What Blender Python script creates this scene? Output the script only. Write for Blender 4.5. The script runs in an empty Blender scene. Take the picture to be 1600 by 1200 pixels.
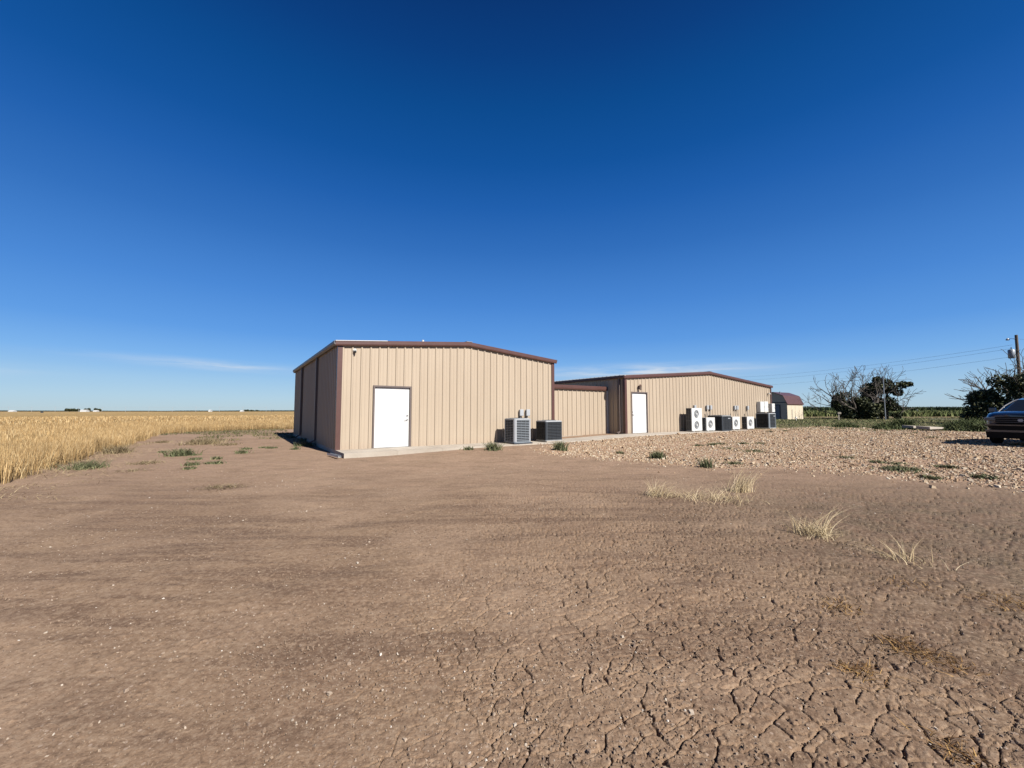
import bpy, bmesh, math, random
import numpy as np
from mathutils import Vector, Matrix
random.seed(7); RNG = np.random.default_rng(11)
C = bpy.context.scene.collection
R = math.radians
PI = math.pi

# ------------------------------------------------------------------ camera
cd = bpy.data.cameras.new('camera'); cam = bpy.data.objects.new('camera', cd); C.objects.link(cam)
cam.location = (0, 0, 1.40); cam.rotation_euler = (R(90 + 3.764), 0, 0)
cd.sensor_width = 36; cd.lens = 14.567; cd.clip_start = 0.05; cd.clip_end = 20000
bpy.context.scene.camera = cam

# ------------------------------------------------------------------ sky and sun
SUN_EL = 41.0
SUN_AZ = 138.5            # clockwise from +Y
sc = bpy.context.scene
w = bpy.data.worlds.new('World'); sc.world = w; w.use_nodes = True
nt = w.node_tree; N = nt.nodes; Lk = nt.links
for n in list(N): N.remove(n)
wo = N.new('ShaderNodeOutputWorld'); bg = N.new('ShaderNodeBackground')
sky = N.new('ShaderNodeTexSky'); sky.sky_type = 'NISHITA'; sky.sun_disc = False
sky.sun_elevation = R(SUN_EL); sky.sun_rotation = R(SUN_AZ)
sky.air_density = 1.0; sky.dust_density = 0.4; sky.ozone_density = 3.5; sky.altitude = 900
hsv = N.new('ShaderNodeHueSaturation'); hsv.inputs['Saturation'].default_value = 1.22
gam = N.new('ShaderNodeGamma'); gam.inputs[1].default_value = 1.0
Lk.new(sky.outputs[0], hsv.inputs['Color'])
# thin cirrus low over the horizon, fixed to the sky directions
tc = N.new('ShaderNodeTexCoord'); sep = N.new('ShaderNodeSeparateXYZ'); Lk.new(tc.outputs['Generated'], sep.inputs[0])
def wm(op, a, b=None, c=None, clamp=False):
    m = N.new('ShaderNodeMath'); m.operation = op; m.use_clamp = clamp
    for i, q in enumerate((a, b, c)):
        if q is None: continue
        if isinstance(q, (int, float)): m.inputs[i].default_value = q
        else: Lk.new(q, m.inputs[i])
    return m.outputs[0]
az = wm('ARCTAN2', sep.outputs[0], sep.outputs[1]); el = wm('ARCSINE', sep.outputs[2])
cmb = N.new('ShaderNodeCombineXYZ'); Lk.new(wm('MULTIPLY', az, 5.0), cmb.inputs[0]); Lk.new(wm('MULTIPLY', el, 62.0), cmb.inputs[1])
cn = N.new('ShaderNodeTexNoise'); cn.inputs['Scale'].default_value = 1.3; cn.inputs['Detail'].default_value = 8; cn.inputs['Roughness'].default_value = 0.62
cn.inputs['Distortion'].default_value = 0.5
Lk.new(cmb.outputs[0], cn.inputs['Vector'])
def bump(x, c, wd):                       # smooth bump 1 at c, 0 beyond wd
    d = wm('DIVIDE', wm('ABSOLUTE', wm('SUBTRACT', x, c)), wd)
    s = wm('SUBTRACT', 1.0, d, clamp=True)
    return wm('MULTIPLY', s, s)
# clear-air colour by height above the horizon, blended with the physical sky
rp = N.new('ShaderNodeValToRGB'); rp.color_ramp.interpolation = 'EASE'
def lin(c): return tuple(((q/255)/12.92 if q <= 10 else (((q/255)+.055)/1.055)**2.4) for q in c)
STOPS = [(0.0,(172,197,212)),(.022,(166,198,222)),(.05,(150,190,226)),(.085,(118,172,230)),(.13,(90,151,223)),(.20,(70,132,210)),(.296,(46,108,187)),(.373,(26,92,172)),(.44,(8,80,156)),(.52,(0,70,140)),(.59,(0,57,124)),(.66,(0,46,108)),(1.0,(0,38,95))]
while len(rp.color_ramp.elements) < len(STOPS): rp.color_ramp.elements.new(.5)
for e_, (p_, c_) in zip(rp.color_ramp.elements, STOPS): e_.position = p_; e_.color = (*lin(c_), 1)
rp.color_ramp.interpolation = 'LINEAR'
Lk.new(wm('DIVIDE', el, 1.25, clamp=True), rp.inputs[0])
mul = N.new('ShaderNodeVectorMath'); mul.operation = 'SCALE'; Lk.new(rp.outputs[0], mul.inputs[0]); mul.inputs['Scale'].default_value = 1 / .08 / 2**1.1
m0 = N.new('ShaderNodeMix'); m0.data_type = 'RGBA'; m0.inputs['Factor'].default_value = .92
Lk.new(hsv.outputs[0], m0.inputs['A']); Lk.new(mul.outputs[0], m0.inputs['B']); Lk.new(m0.outputs['Result'], gam.inputs[0])
elc = wm('ADD', el, wm('MULTIPLY', az, 0.028))
b1 = wm('MULTIPLY', bump(az, -0.62, 0.30), bump(elc, 0.073, 0.016))
b2 = wm('MULTIPLY', bump(az, 0.30, 0.42), bump(el, 0.090, 0.030))
b3 = wm('MULTIPLY', bump(az, -0.95, 0.28), bump(el, 0.062, 0.02))
msk = wm('ADD', wm('ADD', wm('MULTIPLY', b1, 1.5), wm('MULTIPLY', b2, 2.3)), wm('MULTIPLY', b3, 0.5))
nz = wm('MULTIPLY', wm('SUBTRACT', cn.outputs['Fac'], 0.30), 2.4, clamp=True)
cf = wm('MULTIPLY', wm('MULTIPLY', msk, nz), 0.95, clamp=True)
mixc = N.new('ShaderNodeMix'); mixc.data_type = 'RGBA'
Lk.new(cf, mixc.inputs['Factor']); Lk.new(gam.outputs[0], mixc.inputs['A']); mixc.inputs['B'].default_value = (3.7, 4.2, 4.8, 1)
Lk.new(mixc.outputs['Result'], bg.inputs['Color'])
bg.inputs['Strength'].default_value = 0.08
Lk.new(bg.outputs[0], wo.inputs['Surface'])

sd = bpy.data.lights.new('sun', 'SUN'); sd.energy = 5.0; sd.angle = R(0.53); sd.color = (1.0, 0.955, 0.89)
sun = bpy.data.objects.new('sun', sd); C.objects.link(sun)
sdir = Vector((math.sin(R(SUN_AZ)) * math.cos(R(SUN_EL)), math.cos(R(SUN_AZ)) * math.cos(R(SUN_EL)), math.sin(R(SUN_EL))))
sun.rotation_euler = sdir.to_track_quat('Z', 'Y').to_euler(); sun.location = (20, -20, 30)
vs = sc.view_settings; vs.view_transform = 'Standard'; vs.look = 'None'; vs.exposure = 1.1; vs.gamma = 1; vs.use_curve_mapping = False

# ------------------------------------------------------------------ frame of the buildings
ANG = 0.5868
A0 = np.array([-5.8157, 13.8116]); U = np.array([math.cos(ANG), math.sin(ANG)]); V = np.array([-math.sin(ANG), math.cos(ANG)])
def ST(s, t): return A0 + U * s + V * t
def ss(x, a, b):
    t = np.clip((x - a) / (b - a), 0, 1); return t * t * (3 - 2 * t)

# ------------------------------------------------------------------ numpy noise
def _h(ix, iy, seed):
    n = (ix.astype(np.int64) * 374761393 + iy.astype(np.int64) * 668265263 + seed * 1442695041) & 0xffffffff
    n = ((n ^ (n >> 13)) * 1274126177) & 0xffffffff
    n = ((n ^ (n >> 16)) * 2246822519) & 0xffffffff
    return ((n ^ (n >> 15)) & 0xffffff) / float(0xffffff)
def vnoise(x, y, seed=0):
    ix = np.floor(x); iy = np.floor(y); fx = x - ix; fy = y - iy
    fx = fx * fx * (3 - 2 * fx); fy = fy * fy * (3 - 2 * fy)
    a = _h(ix, iy, seed); b = _h(ix + 1, iy, seed); c = _h(ix, iy + 1, seed); d = _h(ix + 1, iy + 1, seed)
    return (a * (1 - fx) + b * fx) * (1 - fy) + (c * (1 - fx) + d * fx) * fy
def fbm(x, y, o=4, seed=0):
    s = 0; a = .5; t = 0
    for i in range(o):
        s = s + a * vnoise(x, y, seed + i * 17); t += a; a *= .5; x = x * 2.03 + 3.1; y = y * 2.03 - 1.7
    return s / t
def voro(x, y, seed):
    ix = np.floor(x); iy = np.floor(y)
    f1 = np.full(x.shape, 9.0); f2 = np.full(x.shape, 9.0)
    for i in (-1, 0, 1):
        for j in (-1, 0, 1):
            cx = ix + i; cy = iy + j
            px = cx + .08 + .84 * _h(cx, cy, seed); py = cy + .08 + .84 * _h(cx, cy, seed + 5)
            d = np.hypot(px - x, py - y)
            m = d < f1
            f2 = np.where(m, f1, np.minimum(f2, d)); f1 = np.where(m, d, f1)
    return f1, f2

GR_POLY = [(1.3,14.16),(2.53,12.74),(3.69,12.05),(4.22,10.9),(5.39,10.0),(6.89,10.2),(7.76,9.7),(8.6,8.8),(9.0,7.5),(10.5,5.5),(13,1),(34,1),(34,14),(30,20),(26.3,23.4),(27.0,29.0),(22.5,31),(20.5,31.5),(19.0,29.4),(6.6,20.4),(2.2,16.9)]
def inpoly(x, y, P):
    ins = np.zeros(x.shape, bool); n = len(P)
    for i in range(n):
        x1, y1 = P[i]; x2, y2 = P[(i + 1) % n]
        c = ((y1 > y) != (y2 > y)) & (x < (x2 - x1) * (y - y1) / (y2 - y1 + 1e-12) + x1)
        ins ^= c
    return ins
def hgt(x, y):
    """height of the bare terrain"""
    x = np.asarray(x, float); y = np.asarray(y, float)
    s = (x - A0[0]) * U[0] + (y - A0[1]) * U[1]; t = (x - A0[0]) * V[0] + (y - A0[1]) * V[1]
    h = .095 * ss(s, .3, 5.2) * ss(t, -6, -1.8) + .105 * ss(s, 7.5, 14.5) + .05 * ss(s, 18, 27)
    r = np.hypot(x, y)
    h = h + (fbm(x * .35, y * .35, 3, 5) - .5) * .05 * ss(r, 1, 4) * (1 - ss(r, 40, 80))
    return h
def hz(x, y): return float(hgt(np.array([x]), np.array([y]))[0])

# ------------------------------------------------------------------ mesh and material helpers
def mesh_np(name, v, f, mat, attr=None, parent=None, smooth=False):
    """v (n,3), f (m,k) -> one mesh object"""
    v = np.ascontiguousarray(v, np.float32); f = np.ascontiguousarray(f, np.int32)
    me = bpy.data.meshes.new(name); me.vertices.add(len(v)); me.vertices.foreach_set('co', v.ravel())
    k = f.shape[1]; me.loops.add(f.size); me.loops.foreach_set('vertex_index', f.ravel())
    me.polygons.add(len(f)); me.polygons.foreach_set('loop_start', np.arange(0, f.size, k, dtype=np.int32))
    me.polygons.foreach_set('loop_total', np.full(len(f), k, np.int32))
    me.polygons.foreach_set('use_smooth', np.full(len(f), smooth, bool))
    me.update(calc_edges=True)
    if attr is not None:
        at = me.attributes.new('rnd', 'FLOAT', 'POINT'); at.data.foreach_set('value', np.ascontiguousarray(attr, np.float32))
    if mat: me.materials.append(mat)
    o = bpy.data.objects.new(name, me); C.objects.link(o)
    if parent: o.parent = parent
    return o
class MB:
    def __init__(s): s.v = []; s.f = []; s.sm = []
    def add(s, vs, fs, smooth=False):
        b = len(s.v); s.v += [tuple(p) for p in vs]; s.f += [tuple(i + b for i in q) for q in fs]; s.sm += [smooth] * len(fs)
    def box(s, x0, x1, y0, y1, z0, z1):
        s.add([(x0,y0,z0),(x1,y0,z0),(x1,y1,z0),(x0,y1,z0),(x0,y0,z1),(x1,y0,z1),(x1,y1,z1),(x0,y1,z1)],
              [(0,3,2,1),(4,5,6,7),(0,1,5,4),(1,2,6,5),(2,3,7,6),(3,0,4,7)])
    def tube(s, pts, rad, n=8, cap=True):
        pts = [Vector(p) for p in pts]; k = len(pts)
        rr = rad if isinstance(rad, (list, tuple)) else [rad] * k
        vs = []; fs = []; prev = None
        for i, p in enumerate(pts):
            d = (pts[min(i + 1, k - 1)] - pts[max(i - 1, 0)]).normalized()
            if prev is None:
                a = d.cross(Vector((0, 0, 1)));
                if a.length < .01: a = d.cross(Vector((1, 0, 0)))
            else: a = prev - d * prev.dot(d)
            a.normalize(); prev = a; b = d.cross(a)
            for j in range(n):
                q = 2 * PI * j / n; vs.append(p + (a * math.cos(q) + b * math.sin(q)) * rr[i])
        for i in range(k - 1):
            for j in range(n):
                fs.append((i*n+j, i*n+(j+1)%n, (i+1)*n+(j+1)%n, (i+1)*n+j))
        s.add(vs, fs, True)
        if cap:
            s.add(vs[:n], [tuple(range(n))[::-1]]); s.add(vs[-n:], [tuple(range(n))])
    def disc(s, c, ax, r, th, n=24):
        c = Vector(c); ax = Vector(ax).normalized(); s.tube([c - ax * th / 2, c + ax * th / 2], r, n)
    def ring(s, c, ax, r, wd, n=28, m=4):
        c = Vector(c); ax = Vector(ax).normalized(); a = ax.cross(Vector((0, 0, 1)))
        if a.length < .01: a = Vector((1, 0, 0))
        a.normalize(); b = ax.cross(a); vs = []; fs = []
        for i in range(n):
            q = 2*PI*i/n; rd = a*math.cos(q) + b*math.sin(q)
            for j in range(m):
                p = 2*PI*j/m; vs.append(c + rd*(r + wd*math.cos(p)) + ax*wd*math.sin(p))
        for i in range(n):
            for j in range(m): fs.append((i*m+j, ((i+1)%n)*m+j, ((i+1)%n)*m+(j+1)%m, i*m+(j+1)%m))
        s.add(vs, fs, True)
    def build(s, name, mat, parent=None, bevel=0, loc=None, rz=None, label=None):
        me = bpy.data.meshes.new(name); me.from_pydata(s.v, [], s.f); me.update()
        me.polygons.foreach_set('use_smooth', s.sm)
        if mat: me.materials.append(mat)
        o = bpy.data.objects.new(name, me); C.objects.link(o)
        if parent: o.parent = parent
        if loc is not None: o.location = loc
        if rz is not None: o.rotation_euler = (0, 0, rz)
        if bevel:
            m = o.modifiers.new('bevel', 'BEVEL'); m.width = bevel; m.segments = 2; m.limit_method = 'ANGLE'; m.angle_limit = R(50)
        if label: o['label'] = label
        return o
def thing(name, label, cat, loc=(0,0,0), rz=0, group=None):
    o = bpy.data.objects.new(name, None); C.objects.link(o); o.location = loc; o.rotation_euler = (0,0,rz)
    return tag(o, label, cat, group)
def tag(o, label, cat, group=None, kind=None):
    if label: o['label'] = label
    if cat: o['category'] = cat
    if group: o['group'] = group
    if kind: o['kind'] = kind
    return o
def dup(root, loc, rz, label, group=None, scale=None):
    def cp(o, par):
        c = o.copy(); C.objects.link(c); c.parent = par
        for ch in list(o.children): cp(ch, c)
        return c
    r = cp(root, None); r.location = loc; r.rotation_euler = (0,0,rz); r['label'] = label
    if group: r['group'] = group
    if scale: r.scale = (scale,) * 3 if not isinstance(scale, tuple) else scale
    return r

class Mat:
    def __init__(s, name, col=(.5,.5,.5), rough=.7, metal=0, spec=.4):
        s.m = bpy.data.materials.new(name); s.m.use_nodes = True; s.t = s.m.node_tree; s.n = s.t.nodes; s.l = s.t.links
        s.b = s.n['Principled BSDF']; s.b.inputs['Base Color'].default_value = (*col, 1); s.b.inputs['Roughness'].default_value = rough
        s.b.inputs['Metallic'].default_value = metal; s.b.inputs['Specular IOR Level'].default_value = spec
        s.tc = None
    def node(s, t, **k):
        n = s.n.new(t)
        for a, b in k.items(): setattr(n, a, b)
        return n
    def co(s, which='Object', scale=None):
        if s.tc is None: s.tc = s.n.new('ShaderNodeTexCoord')
        o = s.tc.outputs[which]
        if scale:
            m = s.n.new('ShaderNodeMapping'); m.inputs['Scale'].default_value = scale; s.l.new(o, m.inputs[0]); o = m.outputs[0]
        return o
    def world(s, scale=None, rot=0):
        g = s.n.new('ShaderNodeNewGeometry'); o = g.outputs['Position']
        if scale:
            m = s.n.new('ShaderNodeMapping'); m.inputs['Scale'].default_value = scale; m.inputs['Rotation'].default_value = (0,0,rot); s.l.new(o, m.inputs[0]); o = m.outputs[0]
        return o
    def noise(s, sc=1, det=4, ro=.55, vec=None, dist=0):
        n = s.n.new('ShaderNodeTexNoise'); n.inputs['Scale'].default_value = sc; n.inputs['Detail'].default_value = det
        n.inputs['Roughness'].default_value = ro; n.inputs['Distortion'].default_value = dist
        s.l.new(vec if vec is not None else s.co(), n.inputs['Vector']); return n.outputs['Fac']
    def ramp(s, fac, stops, interp='LINEAR'):
        r = s.n.new('ShaderNodeValToRGB'); r.color_ramp.interpolation = interp
        while len(r.color_ramp.elements) < len(stops): r.color_ramp.elements.new(.5)
        for e, (p, c) in zip(r.color_ramp.elements, stops): e.position = p; e.color = (*c, 1) if len(c) == 3 else c
        s.l.new(fac, r.inputs[0]); return r.outputs[0]
    def mix(s, fac, a, b, mode='MIX'):
        m = s.n.new('ShaderNodeMix'); m.data_type = 'RGBA'; m.blend_type = mode
        for sock, q in ((m.inputs['Factor'], fac), (m.inputs['A'], a), (m.inputs['B'], b)):
            if isinstance(q, (int, float)): sock.default_value = q
            elif isinstance(q, tuple): sock.default_value = (*q, 1)
            else: s.l.new(q, sock)
        return m.outputs['Result']
    def math(s, op, a, b=None, clamp=False):
        m = s.n.new('ShaderNodeMath'); m.operation = op; m.use_clamp = clamp
        for i, q in enumerate((a, b)):
            if q is None: continue
            if isinstance(q, (int, float)): m.inputs[i].default_value = q
            else: s.l.new(q, m.inputs[i])
        return m.outputs[0]
    def attr(s, name='rnd'):
        a = s.n.new('ShaderNodeAttribute'); a.attribute_name = name; return a.outputs['Fac']
    def color(s, c, k=.575):
        s.l.new(s.mix(1.0, c, (k, k, k), 'MULTIPLY'), s.b.inputs['Base Color']); return s
    def rough(s, c): s.l.new(c, s.b.inputs['Roughness']); return s
    def bump(s, h, strength=.3, dist=.01):
        b = s.n.new('ShaderNodeBump'); b.inputs['Strength'].default_value = strength; b.inputs['Distance'].default_value = dist
        s.l.new(h, b.inputs['Height']); s.l.new(b.outputs[0], s.b.inputs['Normal']); return s
def worn(name, col, rough=.55, metal=0, amt=.12, sc=2.0, spec=.4, dirt=None):
    """paint or metal with faint uneven weathering"""
    m = Mat(name, col, rough, metal, spec)
    n = m.noise(sc, 6, .65); n2 = m.noise(sc * 9, 3, .5)
    lo = tuple(c * (1 - amt) for c in col); hi = tuple(min(1, c * (1 + amt)) for c in col)
    c = m.ramp(n, [(.3, lo), (.7, hi)])
    if dirt: c = m.mix(m.math('MULTIPLY', m.ramp(n2, [(.5, (0,0,0)), (.75, (1,1,1))]), .35), c, dirt)
    m.color(c); m.rough(m.math('ADD', m.math('MULTIPLY', n2, .2), rough - .1)); m.bump(n2, .08, .004)
    return m.m

# wall panels: tan paint, slow streaks and a dusty foot
def wall_mat():
    m = Mat('tan_wall_panel', (.60,.44,.30), .55, 0, .35)
    n = m.noise(1.0, 6, .6, m.co('Object', (1.3, 1.3, .25))); n2 = m.noise(1.0, 4, .6, m.co('Object', (14, 14, .6)))
    c = m.ramp(n, [(.3, (.560,.452,.335)), (.7, (.626,.512,.385))])
    c = m.mix(m.math('MULTIPLY', n2, .16), c, (.46,.34,.23))
    sx = m.n.new('ShaderNodeSeparateXYZ'); m.l.new(m.co(), sx.inputs[0])
    foot = m.math('MULTIPLY', m.ramp(m.math('ADD', sx.outputs[2], m.math('MULTIPLY', n2, .25)), [(.12, (1,1,1)), (.42, (0,0,0))]), .30)
    c = m.mix(foot, c, (.50,.36,.26)); m.color(c, .505)
    oil = m.noise(1.0, 2, .5, m.co('Object', (3.5, 3.5, 1.1))); m.bump(oil, .25, .012)
    return m.m
M = {}
M['wall'] = wall_mat()
M['trim'] = worn('brown_trim', (.115,.052,.042), .42, 0, .12, 3, .5)
M['galv'] = worn('galvalume', (.52,.53,.54), .38, .75, .1, 3, .5)
M['roof'] = worn('roof_panel', (.45,.46,.47), .42, .6, .1, 1, .5)
M['gutter'] = worn('grey_gutter', (.20,.20,.205), .5, .1, .1, 3)
M['white'] = worn('white_door_paint', (.80,.80,.78), .45, 0, .03, 2)
M['white_metal'] = worn('white_metal', (.76,.76,.73), .45, 0, .05, 3)
M['grey_metal'] = worn('grey_metal', (.36,.37,.37), .5, .15, .1, 4)
M['light_grey'] = worn('light_grey_metal', (.50,.52,.54), .45, .1, .07, 4)
M['blue_grey'] = worn('blue_grey_metal', (.30,.335,.37), .45, .1, .07, 4)
M['charcoal'] = worn('charcoal_metal', (.055,.065,.078), .5, .1, .1, 4)
M['dark'] = worn('dark_coil', (.018,.019,.021), .7, .1, .2, 20)
M['black'] = worn('black_rubber', (.012,.012,.012), .9, 0, .1, 5, .12)
M['brown_frame'] = worn('dark_frame', (.16,.125,.115), .5, 0, .08, 3)
M['steel'] = worn('steel', (.4,.4,.4), .3, .9, .1, 6)
M['pvc'] = worn('pvc_white', (.72,.72,.69), .5, 0, .05, 4)
M['copper'] = worn('pipe_insulation', (.06,.055,.05), .8, 0, .1, 5)
M['cream'] = worn('cream_siding', (.72,.62,.47), .6, 0, .05, 1.2)
M['slate'] = worn('slate_paint', (.19,.21,.25), .6, 0, .06, 2)
M['shed_dark'] = worn('gable_siding', (.60,.50,.38), .7, 0, .08, 2)  # darker tone of the cream siding, on both gable walls
M['wood_pole'] = worn('weathered_pole_wood', (.14,.11,.085), .9, 0, .25, 3)
M['bark'] = worn('grey_bark', (.125,.105,.085), .95, 0, .3, 3)
M['dead_bark'] = worn('dead_bark', (.13,.11,.09), .95, 0, .25, 3)

# ------------------------------------------------------------------ ground
def ground_mat():
    m = Mat('soil', (.3,.22,.16), .95, 0, .15)
    P = m.world()
    sp = m.n.new('ShaderNodeSeparateXYZ'); m.l.new(P, sp.inputs[0]); X, Y = sp.outputs[0], sp.outputs[1]
    big = m.noise(.22, 5, .6, P); mid = m.noise(1.1, 6, .65, P); fine = m.noise(26, 6, .72, P); vfine = m.noise(140, 3, .6, P)
    streak = m.noise(1.0, 5, .62, m.world((.9, 4.2, 1), R(-33)), .6)
    c = m.ramp(big, [(.32, (.300,.208,.138)), (.68, (.375,.270,.185))])
    c = m.mix(m.ramp(mid, [(.42, (0,0,0)), (.62, (.6,.6,.6))]), c, (.265,.176,.120))
    c = m.mix(m.ramp(streak, [(.53, (0,0,0)), (.64, (.75,.75,.75))]), c, (.185,.122,.084))
    trk = m.noise(1.0, 4, .55, m.world((.35, 2.6, 1), R(24)), .8)
    c = m.mix(m.ramp(trk, [(.51, (0,0,0)), (.60, (.75,.75,.75))]), c, (.190,.125,.086))
    pale = m.noise(.42, 4, .55, P, .5)
    c = m.mix(m.ramp(pale, [(.48, (0,0,0)), (.62, (.6,.6,.6))]), c, (.47,.345,.245))
    # damp, slightly olive ground towards the right side
    rx = m.math('ADD', m.math('MULTIPLY', X, .42), m.math('MULTIPLY', mid, 1.6))
    damp = m.math('MULTIPLY', m.ramp(m.math('MULTIPLY', rx, .25), [(.36, (0,0,0)), (.64, (1,1,1))]), m.ramp(m.math('MULTIPLY', Y, .1), [(.62, (.75,.75,.75)), (1.0, (0,0,0))]))
    c = m.mix(damp, c, m.mix(m.ramp(m.noise(2.6, 5, .65, P), [(.4, (0,0,0)), (.6, (1,1,1))]), (.165,.108,.074), (.105,.084,.054)))
    # pale silt band in front of the large building
    silt = m.math('MULTIPLY', m.ramp(m.math('MULTIPLY', Y, .05), [(.30, (0,0,0)), (.52, (1,1,1))]), m.ramp(mid, [(.35, (.15,.15,.15)), (.6, (.75,.75,.75))]))
    c = m.mix(silt, c, (.50,.355,.255))
    c = m.mix(m.math('MULTIPLY', m.ramp(fine, [(.48, (0,0,0)), (.62, (1,1,1))]), .50), c, (.50,.395,.29))
    c = m.mix(m.math('MULTIPLY', m.ramp(fine, [(.36, (1,1,1)), (.46, (0,0,0))]), .60), c, (.13,.09,.062))
    grit = m.noise(95, 2, .5, P)
    c = m.mix(m.math('MULTIPLY', m.ramp(grit, [(.30, (1,1,1)), (.40, (0,0,0))]), .55), c, (.12,.082,.056))
    c = m.mix(m.math('MULTIPLY', m.ramp(grit, [(.62, (0,0,0)), (.72, (1,1,1))]), .55), c, (.60,.48,.36))
    c = m.mix(m.math('MULTIPLY', m.ramp(m.noise(4.5, 5, .7, P), [(.50, (0,0,0)), (.66, (1,1,1))]), .35), c, (.19,.13,.09))
    vo = m.n.new('ShaderNodeTexVoronoi'); vo.inputs['Scale'].default_value = 30; m.l.new(P, vo.inputs['Vector'])
    wn = m.n.new('ShaderNodeSeparateColor'); m.l.new(vo.outputs['Color'], wn.inputs[0])
    dot = m.math('MULTIPLY', m.math('LESS_THAN', vo.outputs['Distance'], .22), m.math('GREATER_THAN', wn.outputs[0], .86))
    c = m.mix(m.math('MULTIPLY', dot, .75), c, (.52,.42,.34))
    gv = m.n.new('ShaderNodeTexVoronoi'); gv.inputs['Scale'].default_value = 36; m.l.new(P, gv.inputs['Vector'])
    gc = m.n.new('ShaderNodeSeparateColor'); m.l.new(gv.outputs['Color'], gc.inputs[0])
    gcol2 = m.ramp(gc.outputs[0], [(0,(.30,.19,.125)),(.4,(.46,.31,.21)),(.8,(.56,.41,.30)),(1,(.66,.55,.44))])
    c = m.mix(m.attr(), c, gcol2)
    # green and tan growth further back on the right, tan stubble on the left
    s_ = m.math('ADD', m.math('MULTIPLY', m.math('ADD', X, 5.8157), float(U[0])), m.math('MULTIPLY', m.math('ADD', Y, -13.8116), float(U[1])))
    far = m.math('ADD', Y, m.math('MULTIPLY', m.noise(.35, 5, .7, P), 9))
    gm = m.math('MULTIPLY', m.ramp(m.math('MULTIPLY', far, .01), [(.30, (0,0,0)), (.325, (1,1,1))]), m.math('GREATER_THAN', X, 14.0))
    gcol = m.mix(m.ramp(m.noise(.5, 5, .7, P), [(.40, (0,0,0)), (.60, (1,1,1))]), (.085,.105,.040), (.23,.19,.095))
    c = m.mix(gm, c, gcol)
    ff = m.ramp(m.math('MULTIPLY', Y, .001), [(.30, (0,0,0)), (.34, (1,1,1))])
    c = m.mix(ff, c, (.36,.26,.13)); m.color(m.mix(1.0, c, (1.03, .965, .915), 'MULTIPLY'), .475)
    v2 = m.n.new('ShaderNodeTexVoronoi'); v2.feature = 'DISTANCE_TO_EDGE'; v2.inputs['Scale'].default_value = 11
    dm = m.n.new('ShaderNodeMix'); dm.data_type = 'VECTOR'; dm.inputs['Factor'].default_value = .12
    nc = m.n.new('ShaderNodeTexNoise'); nc.inputs['Scale'].default_value = 9; m.l.new(P, nc.inputs['Vector'])
    m.l.new(m.world((1, 1.45, 1), R(-28)), dm.inputs['A']); m.l.new(nc.outputs['Color'], dm.inputs['B']); m.l.new(dm.outputs['Result'], v2.inputs['Vector'])
    cr = m.ramp(v2.outputs['Distance'], [(.0, (0,0,0)), (.045, (1,1,1))])
    crm = m.math('MULTIPLY', m.math('SUBTRACT', 1.0, cr), m.ramp(m.noise(.8, 4, .6, P), [(.42, (0,0,0)), (.56, (1,1,1))]))
    crm = m.math('MULTIPLY', crm, m.ramp(m.math('MULTIPLY', m.math('ADD', X, 4), .1), [(.25, (.1,.1,.1)), (.6, (1,1,1))]))
    h = m.math('SUBTRACT', m.math('ADD', m.math('MULTIPLY', fine, .45), m.math('MULTIPLY', vfine, .6)), m.math('MULTIPLY', crm, 1.0))
    m.bump(h, .50, .009)
    return m.m
M['soil'] = ground_mat()

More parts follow.
